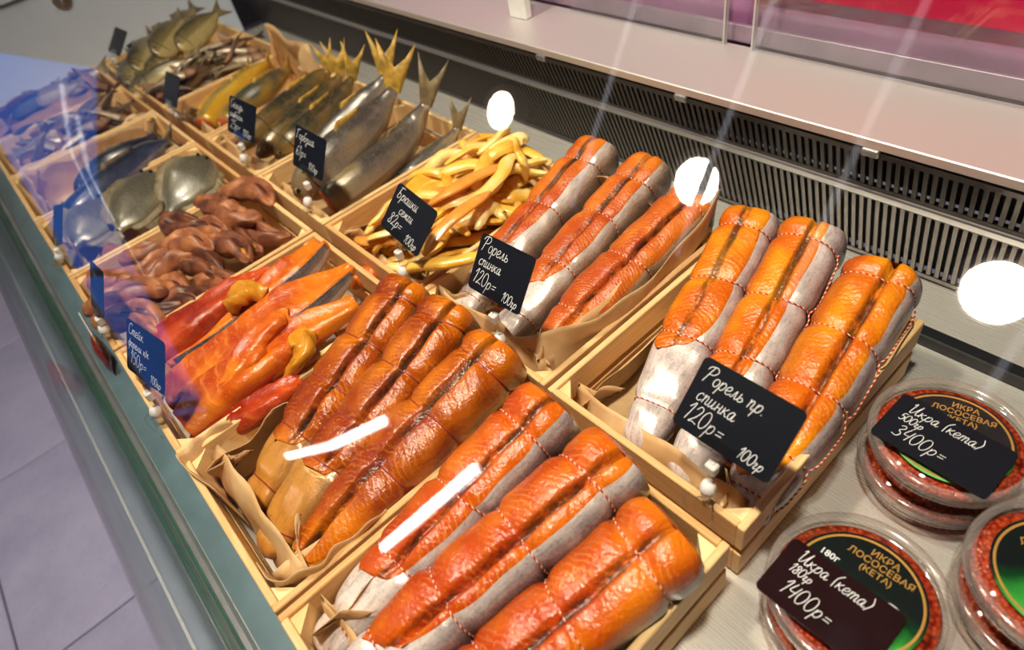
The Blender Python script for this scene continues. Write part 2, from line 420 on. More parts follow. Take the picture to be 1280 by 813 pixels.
gbox('ledge', XM, .161, XH, .0075, .006, STEEL, grille, -.002, .002)
for x in (-.02, -.31, -.62, -.95):
    gbox('fixing_bracket', x, .242, .012, .006, .005, STEEL, grille, -.004, .002)
shelf = tag(boxobj('back_shelf', (XM, .893, .253), (XH, .083, .007), SHELF, None, 0, .0015), 'long brushed steel shelf above the back air grille', 'shelf')
tag(boxobj('mirror_upstand', (XM, .9855, .2755), (XH, .004, .0145), m_plain('mauve_steel', srgb(158, 136, 156), .4, .4), None, 0, .001), 'low steel upstand along the rear of the shelf', 'upstand')

# boards and clear screens behind the shelf
def m_back(name, col, rough=.25): return m_plain(name, col, rough, var=.25, scale=4, coat=.4, coatr=.1)
tag(boxobj('haze_mauve_panel', (XM, 1.02, .40), (XH, .012, .2), m_back('haze_mauve_gloss', srgb(190, 128, 178)), None), 'glossy panel behind the clear screens, mauve from painted-in haze', 'panel')  # purple haze over the screens is put into this panel's colour
tag(boxobj('crimson_reflection', (.04, 1.0, .430), (.66, .004, .090), m_back('crimson_gloss', srgb(250, 16, 92)), None), 'crimson strip at the top right standing in for a reflection in the screens', 'banner')  # solid strip added in place of a red reflection in the screens
EDGEM = m_clear('polished_acrylic_edge', (.95, .95, .98), .1, .1, .5)
for i, (x0, x1, lab) in enumerate(((-1.02, -.648, 'left clear acrylic screen standing on the steel shelf'), (-.595, .45, 'right clear acrylic screen standing on the steel shelf'))):
    so_ = tag(boxobj('acrylic_screen', ((x0 + x1) / 2, .967, .415), ((x1 - x0) / 2, .004, .153), CLEAR, None, 0, .001), lab, 'screen')
    boxobj('polished_edge', (x1 - .001 if i == 0 else x0 + .001, .967, .415), (.0016, .0046, .1535), EDGEM, so_)
tag(boxobj('screen_bracket', (-1.10, .90, .36), (.026, .010, .10), WHITEP, None, 0, .003), 'white bracket standing on the shelf beside the left screen', 'bracket')
tag(boxobj('dark_column', (-2.35, .99, .42), (.35, .02, .16), m_plain('dark_blue_panel', srgb(38, 52, 74), .4), None), 'dark blue panel at the far end behind the shelf', 'panel')

# far end panel with its round glass fixing
ep = thing('end_panel', 'pale grey end panel closing the far side of the counter', 'panel', (XL - .02, .3, 0))
boxobj('panel', (0, 0, .16), (.008, .52, .36), m_plain('frosted_panel', srgb(222, 234, 255), .3, var=.03, scale=3), ep, 1, .002)
boxobj('edge_trim', (.012, -.02, .33), (.003, .50, .002), BLACKM, ep, 1)
mb = MB(); lathe(mb, [(.0005, .006), (.024, .006), (.028, .003), (.028, 0)], n=28); lathe(mb, [(.009, .0065), (.012, .009), (.0005, .010)], n=20)
o = obj('round_fixing', mb, STEEL, ep); o.rotation_euler = (0, pi / 2, 0); o.location = (.009, .02, .29)

# curved front glass: upright at the rail, bending back over the goods
def glass():
    prof = [(-.163, -.002), (-.163, .08), (-.163, .2)]
    for k in range(1, 25):
        a = math.radians(62) * k / 24; prof.append((.187 - .35 * math.cos(a), .2 + .35 * math.sin(a)))
    y, z = prof[-1]; prof += [(y + .30, z + .30 * .5317), (y + .86, z + .86 * .5317)]
    mb = MB(); V = []; 
    th = .003; P = np.array(prof); T = np.gradient(P, axis=0); T /= np.linalg.norm(T, axis=1)[:, None]; Nn = np.stack([-T[:, 1], T[:, 0]], 1)
    out = P + Nn * 0; inn = P - Nn * th; ring = np.vstack([out, inn[::-1]]); n = len(ring)
    X = np.linspace(XL, XR, 2); Fc = []
    for x in X: V += [(x, q[0], q[1]) for q in ring]
    for k in range(n): Fc.append((k, (k + 1) % n, n + (k + 1) % n, n + k))
    mb.add(V, Fc); me = mb.mesh('front_glass', True)
    o = obj('front_glass', me, m_clear('counter_glass', (.985, .995, .99), .012, .006))
    tag(o, 'curved clear front glass bending back over the crates', 'glass')
    e = MB(); box(e, (XM, -.1605, .0), (XH, .0029, .0035), 0); eo = obj('glass_edge', e.mesh('glass_edge', False), m_plain('green_glass_edge', srgb(60, 110, 96), .2), o)
glass()

# ------------------------------------------------------------------ wooden crates
CW, CD = .147, .193          # half width (X), half depth (Y)
TH = .0045                   # half board thickness
def slat_mesh(hx, hy, hz, grain):
    mb = MB(); box(mb, (0, 0, 0), (hx, hy, hz), grain, None, .0012); me = mb.mesh('slat', False); me.materials.append(WOOD); return me
SL_SIDE = slat_mesh(TH, CD, .023, 1); SL_END = slat_mesh(CW - 2 * TH, TH, .023, 0); SL_BOT = slat_mesh(CW - 2 * TH, .036, .003, 0)
def post_mesh():
    mb = MB(); a = .024; h = .049
    V = [(0, 0, -h), (a, 0, -h), (0, a, -h), (0, 0, h), (a, 0, h), (0, a, h)]
    for f in ((0, 2, 1), (3, 4, 5), (0, 1, 4, 3), (1, 2, 5, 4), (2, 0, 3, 5)):
        q = [V[i] for i in f]; mb.add(q, [tuple(range(len(f)))], [(p[2], p[0] + p[1]) for p in q])
    me = mb.mesh('corner_post', False); me.materials.append(WOODP); return me
POST = post_mesh()
def crate(cx, cy, label, rz=0.0):
    t = thing('wooden_crate', label, 'crate', (cx, cy, 0.0), 'slatted wooden crates'); t.rotation_euler.z = rz
    for z in (.087, .029):
        for s in (-1, 1):
            o = obj('side_slat', SL_SIDE, None, t); o.location = (s * (CW - TH), 0, z)
            o = obj('end_slat', SL_END, None, t); o.location = (0, s * (CD - TH), z)
    for sx in (-1, 1):
        for sy in (-1, 1):
            o = obj('corner_post', POST, None, t); o.location = (sx * (CW - 2 * TH - .0003), sy * (CD - 2 * TH - .0003), .055)
            o.rotation_euler.z = {(-1, -1): 0, (1, -1): pi / 2, (1, 1): pi, (-1, 1): -pi / 2}[(sx, sy)]
    for y in (-.138, -.046, .046, .138):
        o = obj('bottom_board', SL_BOT, None, t); o.location = (0, y, .009)
    return t
YF, YB = .096, .503          # row centres
CONT = {'F': ['tied golden trout sides nearest the front glass', 'tied amber trout with golden tails', 'red smoked fish trimmings', 'brown smoked fish necks', 'flounders', 'dark blue-backed fish', 'small dried fish at the far front', 'crumpled brown paper in the far front corner'],
        'B': ['tied trout backs beside the caviar tubs', 'tied trout backs behind the parchment', 'yellow salmon belly strips', 'pink salmon with raised tails', 'spotted herring', 'golden-bellied mackerel', 'small dried fish by the back grille', 'flat dried bream in the far back corner']}
def cxs(k): return -.299 - .3 * k
for row, y in (('F', YF), ('B', YB)):
    for k in range(8):
        crate(cxs(k) + random.uniform(-.001, .001), y, 'slatted pine crate of ' + CONT[row][k], random.uniform(-.003, .003))

# ------------------------------------------------------------------ parchment liners
def liner(name, cx, cy, label, hts, seed, mat=PAPER, inset=.006, lean=.02, floor=.016, jag=.5, gr=None):
    """one sheet pressed into the crate; hts = wall heights (left, right, front, back)"""
    r = np.random.default_rng(seed); ax, ay = CW - .012 - inset, CD - .012 - inset
    n = 46; hm = max(hts); mb = MB(); V = []; UV = []
    ph = r.uniform(0, 6.28, 8)
    us = np.concatenate([np.linspace(-ax - hm, -ax, 10)[:-1], np.linspace(-ax, ax, 19), np.linspace(ax, ax + hm, 10)[1:]])
    vs = np.concatenate([np.linspace(-ay - hm, -ay, 10)[:-1], np.linspace(-ay, ay, 23), np.linspace(ay, ay + hm, 10)[1:]])
    for v in vs:
        for u in us:
            ex = max(abs(u) - ax, 0) / hm; ey = max(abs(v) - ay, 0) / hm
            hx = hts[0] if u < 0 else hts[1]; hy = hts[2] if v < 0 else hts[3]
            wob = 1 + jag * .5 * (math.sin(9 * v / ay * 1.3 + ph[0]) * .25 + math.sin(23 * (u + v) + ph[1]) * .3 + math.sin(47 * (u - v) + ph[2]) * .15)
            e = max(ex, ey); hh = (hx * ex + hy * ey) / (ex + ey + 1e-9)
            z = floor + e * hh * wob
            x = max(-ax, min(ax, u)); y = max(-ay, min(ay, v))
            wr = .004 * math.sin(60 * u + 31 * v + ph[3]) * math.sin(55 * v - 20 * u + ph[4])
            k = lean * e * e
            x -= math.copysign(k + wr * .8 + .002, u) * (1 if ex > 0 else 0); y -= math.copysign(k + wr * .8 + .002, v) * (1 if ey > 0 else 0)
            if ex > 0 and ey > 0:      # folded corner pushed towards the middle
                q = min(ex, ey); x -= math.copysign(.03 * q, u); y -= math.copysign(.03 * q, v)
            V.append((x, y, z + (abs(wr) if e == 0 else 0))); UV.append((u, v))
    nu = len(us); Fc = [(j * nu + i, j * nu + i + 1, (j + 1) * nu + i + 1, (j + 1) * nu + i) for j in range(len(vs) - 1) for i in range(nu - 1)]
    mb.add(V, Fc, UV); o = obj(name, mb, mat); o.location = (cx, cy, 0)
    so = o.modifiers.new('thick', 'SOLIDIFY'); so.thickness = .0007
    return tag(o, label, 'paper', gr or 'paper liners in the crates')
liner('parchment_liner', cxs(0), YB, 'creased parchment lining the crate beside the caviar tubs', (.075, .07, .085, .06), 1)
liner('parchment_liner', cxs(1), YB, 'tall parchment sheet lining the back crate with three tied trout backs', (.05, .108, .10, .135), 2, lean=.012)
liner('parchment_liner', cxs(2), YB, 'parchment lining the crate of yellow belly strips', (.085, .06, .05, .11), 3)
liner('parchment_liner', cxs(3), YB, 'parchment under the pink salmon', (.05, .05, .06, .06), 4)
liner('parchment_liner', cxs(4), YB, 'parchment under the herring with tall rear corner', (.08, .05, .09, .10), 5)
liner('parchment_liner', cxs(5), YB, 'tall peaked parchment around the mackerel', (.07, .07, .085, .17), 6)
liner('parchment_liner', cxs(6), YB, 'parchment in the crate of small dried fish by the grille', (.06, .06, .07, .08), 7)
liner('parchment_liner', cxs(0), YF, 'parchment lining the nearest front crate of orange trout', (.10, .04, .095, .04), 8, lean=.03)
liner('parchment_liner', cxs(1), YF, 'loose parchment lining the front crate of amber tied trout', (.095, .085, .105, .04), 9, lean=.03)
liner('parchment_liner', cxs(4), YF, 'parchment under the flounders', (.08, .05, .08, .09), 10)
liner('parchment_liner', cxs(5), YF, 'wavy parchment around the dark blue-backed fish', (.10, .07, .10, .085), 12, lean=.02)
liner('parchment_liner', cxs(6), YF, 'parchment under the small dried fish by the front glass', (.07, .085, .07, .085), 13)
liner('kraft_liner', cxs(7), YF, 'crumpled brown kraft paper in the far front crate', (.07, .06, .07, .09), 14, KRAFT, lean=.05, floor=.055, jag=.5)

def sheet(label, top, bot, seed):
    r = np.random.default_rng(seed); T_ = catmull(top, 34); B_ = catmull(bot, 34); mb = MB(); V = []; UV = []; ph = r.uniform(0, 6.28, 4); b = np.array(bot).mean(0)
    for j in range(13):
        k = j / 12
        for i in range(34):
            q = B_[i] * (1 - k) + T_[i] * k; wv = .0035 * math.sin(i * .55 + ph[0]) * math.sin(k * 5 + ph[1] + i * .1); V.append(q + (wv, wv * .6, wv * .4 + .004 * math.sin(i * .9 + ph[2]) * k * k) - b); UV.append((i / 34, k))
    mb.add(V, [(j * 34 + i, j * 34 + i + 1, (j + 1) * 34 + i + 1, (j + 1) * 34 + i) for j in range(12) for i in range(33)], UV)
    o = obj('parchment_sheet', mb, PAPER); o.location = Vector(b.tolist()); m_ = o.modifiers.new('thick', 'SOLIDIFY'); m_.thickness = .0007; return tag(o, label, 'paper', 'loose parchment flaps')
sheet('long parchment flap between the toasted trout and the crate divider', [(-.462, .70, .190), (-.458, .65, .170), (-.456, .58, .146), (-.455, .50, .138), (-.460, .43, .142), (-.490, .37, .140), (-.540, .335, .128), (-.58, .325, .118)], [(-.475, .688, .06), (-.466, .64, .06), (-.464, .58, .05), (-.463, .50, .05), (-.463, .43, .05), (-.470, .35, .05), (-.52, .322, .06), (-.57, .320, .07)], 4)
sheet('parchment flap folded over the front corner of the amber trout crate', [(-.742, -.02, .122), (-.742, -.06, .122), (-.730, -.094, .128), (-.690, -.092, .128), (-.64, -.080, .118)], [(-.728, -.01, .05), (-.726, -.05, .04), (-.716, -.078, .04), (-.68, -.080, .04), (-.63, -.078, .04)], 7)
sheet('parchment flap along the right rim by the amber trout tail', [(-.458, .06, .118), (-.456, .01, .122), (-.458, -.04, .124), (-.478, -.080, .120), (-.52, -.086, .110)], [(-.464, .05, .05), (-.464, 0, .04), (-.466, -.05, .04), (-.485, -.078, .04), (-.52, -.080, .04)], 9)

# ------------------------------------------------------------------ tied trout backs
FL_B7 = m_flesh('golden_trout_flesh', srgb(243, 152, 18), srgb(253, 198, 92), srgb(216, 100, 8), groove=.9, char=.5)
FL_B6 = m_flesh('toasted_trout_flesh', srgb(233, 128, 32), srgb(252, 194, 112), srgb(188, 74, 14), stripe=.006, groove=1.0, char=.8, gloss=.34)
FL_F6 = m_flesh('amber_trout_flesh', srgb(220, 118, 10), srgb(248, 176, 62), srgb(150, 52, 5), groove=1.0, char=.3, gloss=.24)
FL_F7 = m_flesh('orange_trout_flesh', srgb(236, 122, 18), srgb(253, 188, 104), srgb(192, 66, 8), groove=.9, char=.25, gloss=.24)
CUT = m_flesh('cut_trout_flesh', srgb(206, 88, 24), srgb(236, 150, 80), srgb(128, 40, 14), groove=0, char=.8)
SK_B7 = m_skin('silver_mauve_skin', srgb(224, 208, 204), srgb(146, 124, 124), srgb(40, 32, 34))
SK_B6 = m_skin('silver_gold_skin', srgb(220, 208, 204), srgb(168, 142, 118), srgb(70, 48, 30))
SK_F6 = m_skin('bronze_skin', srgb(206, 146, 70), srgb(132, 96, 58), srgb(44, 34, 26), gold=srgb(204, 132, 36))
SK_F7 = m_skin('silver_skin', srgb(228, 212, 206), srgb(142, 126, 128), srgb(34, 34, 44))

def trout(label, group, back, front, hw, hh, sf, f1, f2, xg, tw, flesh, skin, twm=TWINE, tail=.55, bow=0.0, seed=0, gd=.34, sag=0.0, roll=0.0, lace=None, bump=.115):
    back = np.array(back, float); front = np.array(front, float); L = np.linalg.norm(front - back)
    o0 = (back + front) / 2; t = thing('tied_trout_back', label, 'fish', (o0[0], o0[1], min(back[2], front[2]) - hh), group)
    base = np.array(t.location); T = (front - back) / L; S = unit(np.cross(T, (0, 0, 1))); U = np.cross(S, T)
    # S points to the fish's left seen along T; flip so +x is the side towards the caviar
    if S[0] < 0: S = -S
    r = np.random.default_rng(seed); ph = r.uniform(0, 6.28, 8); slant = [r.uniform(-.02, .02) for _ in tw]
    cr, sr = math.cos(roll), math.sin(roll)
    def P(s, a, off=0.0):
        env = 1 - .16 * max(0, 1 - s / .05) ** 2
        if s > .58: env *= 1 - (1 - tail) * ((s - .58) / .42) ** 1.5
        env *= 1 + .025 * math.sin(7 * s + ph[0]) + .015 * math.sin(17 * s + ph[1])
        if s > .965: env *= 1 - .35 * ((s - .965) / .035) ** 2
        pin = 0
        for s0, sl in zip(tw, slant):
            q = s0 + sl * math.sin(a + ph[2]); pin += math.exp(-((s - q) / .020) ** 2)
        e2 = env * (1 - bump * pin)
        # bulging between the strings
        ca, sa = math.cos(a), math.sin(a)
        x = hw * e2 * math.copysign(abs(ca) ** .62, ca); z = hh * e2 * math.copysign(abs(sa) ** .60, sa)
        g = xg * hw
        fe = max(0.0, min(1.0, (sf + .02 - s) / .12))
        if sa > 0: z -= gd * hh * math.exp(-((x - g) / (.085 * hw)) ** 2) * fe * (1 - .5 * pin); z -= .06 * hh * ((x - g) / hw) ** 2 * fe
        z = max(z, -.78 * hh * e2)
        z += .0012 * math.sin(38 * s + 3 * a + ph[3]) * (sa > 0)
        if off:
            n_ = math.hypot(ca, sa); x += off * ca; z += off * sa
        x, z = x * cr - z * sr, x * sr + z * cr
        y = s
        return back + T * (L * y) + S * (x + bow * math.sin(pi * s)) + U * (z + sag * math.sin(pi * s)), x
    ns = 84
    def bounds(s):
        mid = (f1 + f2) / 2; h = (f2 - f1) / 2; q = max(0.0, 1 - (max(0, s - sf * .55) / (sf * .45)) ** 2.4)
        return math.radians(mid - h * math.sqrt(q) * (1 + .02 * math.sin(25 * s + ph[4]))), math.radians(mid + h * math.sqrt(q) * (1 + .02 * math.sin(21 * s + ph[5])))
    def pick(a1, a2, tt):
        f = lambda a: math.copysign(abs(math.cos(a)) ** .62, math.cos(a))
        xx = f(a1) + (f(a2) - f(a1)) * tt; ax = math.acos(max(-1, min(1, math.copysign(abs(xx) ** (1 / .62), xx))))
        return .3 * (a1 + (a2 - a1) * tt) + .7 * ax
    # flesh
    mb = MB(); V = []; UV = []; nf = 48; sl = np.linspace(0, sf, 64)
    for s in sl:
        a1, a2 = bounds(s)
        for k in range(nf + 1):
            tt = k / nf; a = pick(a1, a2, tt); p, x = P(s, a, .0022 * (1 - abs(2 * tt - 1) ** 7))
            V.append(p - base); UV.append((s * L, x - xg * hw))
    Fc = [(i * (nf + 1) + k, i * (nf + 1) + k + 1, (i + 1) * (nf + 1) + k + 1, (i + 1) * (nf + 1) + k) for i in range(len(sl) - 1) for k in range(nf)]
    mb.add(V, Fc, UV); obj('flesh', mb, flesh, t)
    # skin
    mb = MB(); V = []; UV = []; nk = 30; sl = np.linspace(0, 1, ns)
    for s in sl:
        a1, a2 = bounds(min(s, sf)); a1 += .05; a2 -= .05
        if s > sf: a1 = a2 = (a1 + a2) / 2
        for k in range(nk + 1):
            a = a2 + (a1 + 2 * pi - a2) * k / nk; p, x = P(s, a)
            # pale belly near the flesh, dark back; lower right side darkened as painted shade
            V.append(p - base); UV.append((s * L, .25 + .5 * (abs(((math.degrees(a) % 360) - 304 + 180) % 360 - 180) / 180)))
    o_ = len(V); Fc = [(i * (nk + 1) + k, i * (nk + 1) + k + 1, (i + 1) * (nk + 1) + k + 1, (i + 1) * (nk + 1) + k) for i in range(ns - 1) for k in range(nk)]
    c = sum(V[(ns - 1) * (nk + 1):]) / (nk + 1); V.append(c + T * .006); UV.append((L, .7))
    for k in range(nk): Fc.append((o_, (ns - 1) * (nk + 1) + k, (ns - 1) * (nk + 1) + k + 1))
    mb.add(V, Fc, UV); obj('skin', mb, skin, t)
    # cut end
    mb = MB(); V = []; UV = []; 
    for sc_, dp in ((1.0, 0), (.75, -.004), (.35, -.003)):
        ring = [P(0, 2 * pi * k / 32)[0] for k in range(32)]; cen = sum(ring) / 32
        for q in ring: V.append(cen + (q - cen) * sc_ + T * dp - base); UV.append((dp, float((q - cen) @ S) * sc_ + .03))
    V.append(cen - T * .001 - base); UV.append((0, 0)); Fc = [(j * 32 + k, j * 32 + (k + 1) % 32, (j + 1) * 32 + (k + 1) % 32, (j + 1) * 32 + k) for j in range(2) for k in range(32)] + [(64 + k, 64 + (k + 1) % 32, 96) for k in range(32)]
    mb.add(V, Fc, UV); obj('cut_face', mb, CUT, t)
    # twine
    for s0, sl_ in zip(tw, slant):
        pts = []
        for k in range(56):
            a = 2 * pi * k / 56; q = s0 + sl_ * math.sin(a + ph[2]); pts.append(P(q, a, .0022 if s0 <= sf else .0008)[0] - base)
        mb = MB(); tube(mb, pts, .0010, 6, True); obj('twine', mb, twm, t)
    if lace:
        a = math.radians(lace); pts = []
        s_ = [tw[0]] + list(tw[1:]); 
        for s in np.linspace(tw[0], tw[-1], 60): pts.append(P(s, a + .10 * math.sin(14 * s + ph[6]), .0035)[0] - base)
        mb = MB(); tube(mb, pts, .00115, 6); obj('twine', mb, twm, t)
    return t

G7 = 'tied trout backs beside the caviar'
trout('tied golden trout back leaning at the left of the crate beside the caviar', G7, (-.410, .712, .144), (-.318, .338, .066), .043, .036, .68, 62, 178, -.15, (.10, .36, .60, .86), FL_B7, SK_B7, seed=1, gd=.05, tail=.54)
trout('middle tied golden trout back with a wide silver side, behind the trout price card', G7, (-.322, .724, .150), (-.247, .338, .062), .045, .038, .78, 76, 178, .02, (.09, .34, .58, .86), FL_B7, SK_B7, seed=2, gd=.22, lace=18, tail=.54)
trout('right tied golden trout back with grey skin facing the caviar tubs', G7, (-.214, .704, .146), (-.176, .345, .060), .047, .040, .90, 50, 178, .16, (.08, .33, .55, .78, .93), FL_B7, SK_B7, seed=3, gd=.42, lace=4, tail=.54)
G6 = 'tied trout backs behind the parchment'
trout('toasted trout back with a broad white side beside the yellow belly strips', G6, (-.728, .730, .150), (-.690, .345, .064), .043, .036, .72, 70, 178, -.1, (.13, .42, .70, .92), FL_B6, SK_B6, seed=4, gd=.12)
trout('middle toasted trout back tied in four bulges with a thin silver edge', G6, (-.616, .736, .150), (-.597, .352, .064), .042, .036, .78, 58, 178, .05, (.13, .38, .64, .88), FL_B6, SK_B6, seed=5, gd=.15)
trout('shorter toasted trout back with a dark split, resting on the parchment', G6, (-.504, .696, .146), (-.525, .360, .060), .044, .037, .93, 30, 178, .22, (.06, .42, .74, .93), FL_B6, SK_B6, seed=6, gd=.45)
GF6 = 'tied amber trout in the front crate'
trout('left amber trout side with bronze skin and a golden tail stub, beside the red trimmings', GF6, (-.708, .292, .152), (-.628, -.062, .062), .046, .038, .76, 24, 178, .30, (.09, .30, .50, .70, .90), FL_F6, SK_F6, seed=7, gd=.40, tail=.50, twm=TWINE_D)
trout('middle amber trout side with a long bronze tail tied near its tip', GF6, (-.616, .304, .150), (-.560, -.076, .060), .047, .039, .72, 16, 178, .30, (.08, .30, .52, .68, .92), FL_F6, SK_F6, seed=8, gd=.42, tail=.50, twm=TWINE_D)
trout('right amber trout side opened by a long dark slit, along the right rim', GF6, (-.512, .300, .146), (-.500, -.070, .064), .047, .039, .93, 2, 178, .05, (.09, .34, .56, .95), FL_F6, SK_F6, seed=9, gd=.50, tail=.50, twm=TWINE_D)
GF7 = 'tied orange trout in the nearest crate'
trout('left orange trout with a silver tail end, nearest the crate divider', GF7, (-.388, .276, .154), (-.402, -.082, .060), .045, .038, .76, 52, 178, .20, (.13, .40, .66, .90), FL_F7, SK_F7, seed=10, gd=.22, tail=.54)
trout('middle orange trout with a long silver side and blackened split', GF7, (-.282, .276, .152), (-.345, -.098, .068), .047, .040, .84, 60, 178, .22, (.13, .36, .60, .82), FL_F7, SK_F7, seed=11, gd=.42, tail=.54)
trout('right orange trout flat on the nearest crate edge', GF7, (-.193, .250, .140), (-.252, -.090, .070), .048, .038, .94, 4, 178, .12, (.12, .38, .62, .86), FL_F7, SK_F7, seed=12, gd=.30, tail=.72)

# ------------------------------------------------------------------ whole fish
SK_SALMON = m_skin('pink_salmon_skin', srgb(196, 176, 150), srgb(140, 128, 118), srgb(46, 44, 46), gold=srgb(176, 150, 96))
SK_HERR = m_skin('herring_skin', srgb(176, 154, 92), srgb(104, 92, 58), srgb(30, 30, 26), scale=200, gold=srgb(160, 120, 48))
SK_MACK = m_skin('mackerel_skin', srgb(220, 168, 40), srgb(170, 148, 84), srgb(40, 52, 56), gold=srgb(226, 170, 30))
SK_BLUE = m_skin('blue_back_skin', srgb(120, 124, 140), srgb(56, 64, 92), srgb(14, 18, 34))
SK_DRY = m_skin('dried_fish_skin', srgb(206, 188, 160), srgb(160, 132, 100), srgb(84, 58, 42))
SK_BREAM = m_skin('dried_bream_skin', srgb(206, 184, 122), srgb(150, 132, 88), srgb(52, 46, 36))
SK_FLAT = m_skin('flounder_skin', srgb(196, 178, 110), srgb(140, 132, 104), srgb(74, 72, 66))
FIN_Y = m_plain('golden_fin', srgb(196, 156, 66), .45, var=.35, scale=60); FIN_G = m_plain('grey_fin', srgb(132, 116, 86), .5, var=.3, scale=60)
RED = m_plain('reddish_dried_head', srgb(150, 108, 78), .5, var=.4, scale=60)
CUTR = m_plain('salmon_cut_pink', srgb(206, 104, 56), .35, var=.2, scale=40)
EYE = m_plain('fish_eye', (.01, .01, .012), .1)
EYEW = m_plain('fish_eye_ring', srgb(170, 150, 90), .3)

def fin(parent, base, root, dirs, mat, name, th=.0012):
    """thin fan: root line points and tip points"""
    mb = MB(); R0 = np.array(root); D = np.array(dirs); n = len(R0); nrm = unit(np.cross(D[0] - R0[0], R0[-1] - R0[0]) + 1e-9) * th
    mid = (R0 + D) / 2; V = []; UV = []
    for s in (1, -1):
        for rr, k in ((R0, 1.0), (mid, .8), (D, .3)):
            for i, q in enumerate(rr): V.append(q + nrm * s * k - base); UV.append((k, i / n))
    Fc = []
    for s in range(2):
        o = s * 3 * n
        for j in range(2):
            for i in range(n - 1):
                f = (o + j * n + i, o + j * n + i + 1, o + (j + 1) * n + i + 1, o + (j + 1) * n + i); Fc.append(f if s == 0 else f[::-1])
    for i in range(n - 1): Fc.append((2 * n + i, 2 * n + i + 1, 5 * n + i + 1, 5 * n + i))
    for j in range(2): Fc.append((j * n, (j + 1) * n, 3 * n + (j + 1) * n, 3 * n + j * n)); Fc.append((j * n + n - 1, 3 * n + j * n + n - 1, 3 * n + (j + 1) * n + n - 1, (j + 1) * n + n - 1))
    mb.add(V, Fc, UV); return obj(name, mb, mat, parent)

def whole_fish(name, label, group, pts, hw, hh, skin, finm, tail=.05, tdir=None, up=(0, 0, 1), head=True, roll=0.0, cat='fish', nseg=26, headm=None, tsp=.035, tail_up=None, dorsal=True, n=16):
    P = catmull(pts, nseg); s = np.linspace(0, 1, nseg)
    if head: env = np.interp(s, [0, .03, .10, .22, .42, .70, .90, 1.0], [.22, .45, .72, .92, 1.0, .80, .36, .24])
    else: env = np.interp(s, [0, .02, .3, .6, .88, 1.0], [.88, .96, 1.0, .84, .36, .24])
    b = P.mean(0); b[2] = P[:, 2].min() - hh; t = thing(name, label, cat, b, group); b = np.array(t.location)
    T, S, U = frames(P, up)
    mb = MB(); loft(mb, P - b, hw * env, hh * env, up, n, roll=roll); obj('body', mb, skin, t)
    cr, sr = math.cos(roll), math.sin(roll)
    side = lambda i: S[i] * cr + U[i] * sr if False else S[i]
    e = P[-1]; td = unit(tdir if tdir is not None else T[-1]); across = unit(np.cross(td, tail_up if tail_up is not None else S[-1])); 
    root = [e + across * hh * .30 * k - td * .006 for k in (-1, -.5, 0, .5, 1)]
    tips = [e + td * tail + across * -tsp, e + td * tail * .66 - across * tsp * .45, e + td * tail * .46, e + td * tail * .66 + across * tsp * .5, e + td * tail + across * tsp]
    fin(t, b, root, tips, finm, 'tail_fin')
    if dorsal:
        i0, i1 = int(nseg * .45), int(nseg * .62); R_ = []; D_ = []
        for i in range(i0, i1 + 1):
            c0 = P[i] + U[i] * hh * env[i] * .93; R_.append(c0); D_.append(c0 + (U[i] * .7 + T[i] * .7) * hh * .42 * (1 - .5 * (i - i0) / (i1 - i0)))
        fin(t, b, R_, D_, finm, 'dorsal_fin')
    if head:
        i = max(2, int(nseg * .08))
        for sgn in (-1, 1):
            c = P[i] + S[i] * sgn * hw * env[i] * .80 + U[i] * hh * env[i] * .45 - b; mb = MB()
            d = unit(S[i] * sgn + U[i] * .5); r_ = max(.003, hh * .13)
            loft(mb, [c - d * r_ * .3, c + d * r_ * .2, c + d * r_ * .5], [r_ * 1.3, r_ * 1.2, r_ * .7], [r_ * 1.3, r_ * 1.2, r_ * .7], (.3, .2, .9), 10); ob = obj('eye', mb, EYEW, t)
            mb = MB(); loft(mb, [c + d * r_ * .3, c + d * r_ * .62, c + d * r_ * .75], [r_ * .8, r_ * .7, r_ * .3], [r_ * .8, r_ * .7, r_ * .3], (.3, .2, .9), 10); obj('pupil', mb, EYE, ob)
        ig = int(nseg * .2); pts_g = [P[ig] + S[ig] * hw * env[ig] * 1.01 * math.cos(a) + U[ig] * hh * env[ig] * 1.01 * math.sin(a) - b for a in np.linspace(-.6, pi + .6, 20)]
        mb = MB(); tube(mb, pts_g, .0009, 5); obj('gill_edge', mb, EYE, t)
    else:
        mb = MB(); k = 0
        loft(mb, [P[0] - b - T[0] * .003, P[0] - b + T[0] * .002], [hw * .74, hw * .87], [hh * .74, hh * .87], up, 20); obj('cut_end', mb, CUTR, t)
    return t
A = at
# pink salmon
GS = 'pink salmon with raised tails'
whole_fish('pink_salmon', 'big pink salmon with its head under the 61 rouble card', GS, [A(372, 246, .085), A(400, 218, .115), A(440, 180, .135), A(470, 145, .15), A(492, 112, .185)], .040, .052, SK_SALMON, FIN_Y, .10, (.05, .35, .9), tsp=.042, tail_up=(.8, -.5, .4))
whole_fish('pink_salmon', 'headless pink salmon with a cut orange end beside the crate of yellow strips', GS, [A(412, 255, .075), A(455, 222, .09), A(500, 182, .10), A(520, 152, .13), A(533, 130, .165)], .036, .042, SK_SALMON, FIN_G, .10, (.12, .40, .9), head=False, tsp=.032, tail_up=(.8, -.5, .4))
whole_fish('pink_salmon', 'pale-bellied salmon with a wide yellow tail left of the big pink salmon', GS, [A(378, 215, .06), A(410, 180, .09), A(445, 145, .12), A(468, 118, .15), A(482, 96, .18)], .032, .040, SK_SALMON, FIN_Y, .10, (-.1, .3, .95), tsp=.036, tail_up=(.8, -.5, .4))
whole_fish('pink_salmon', 'dark salmon deep in the crate with only its tail showing by the rear rim', GS, [A(470, 250, .04), A(520, 215, .05), A(556, 185, .09), A(572, 160, .13)], .026, .028, SK_SALMON, FIN_G, .07, (.1, .3, .95), tsp=.024, tail_up=(.8, -.5, .4))
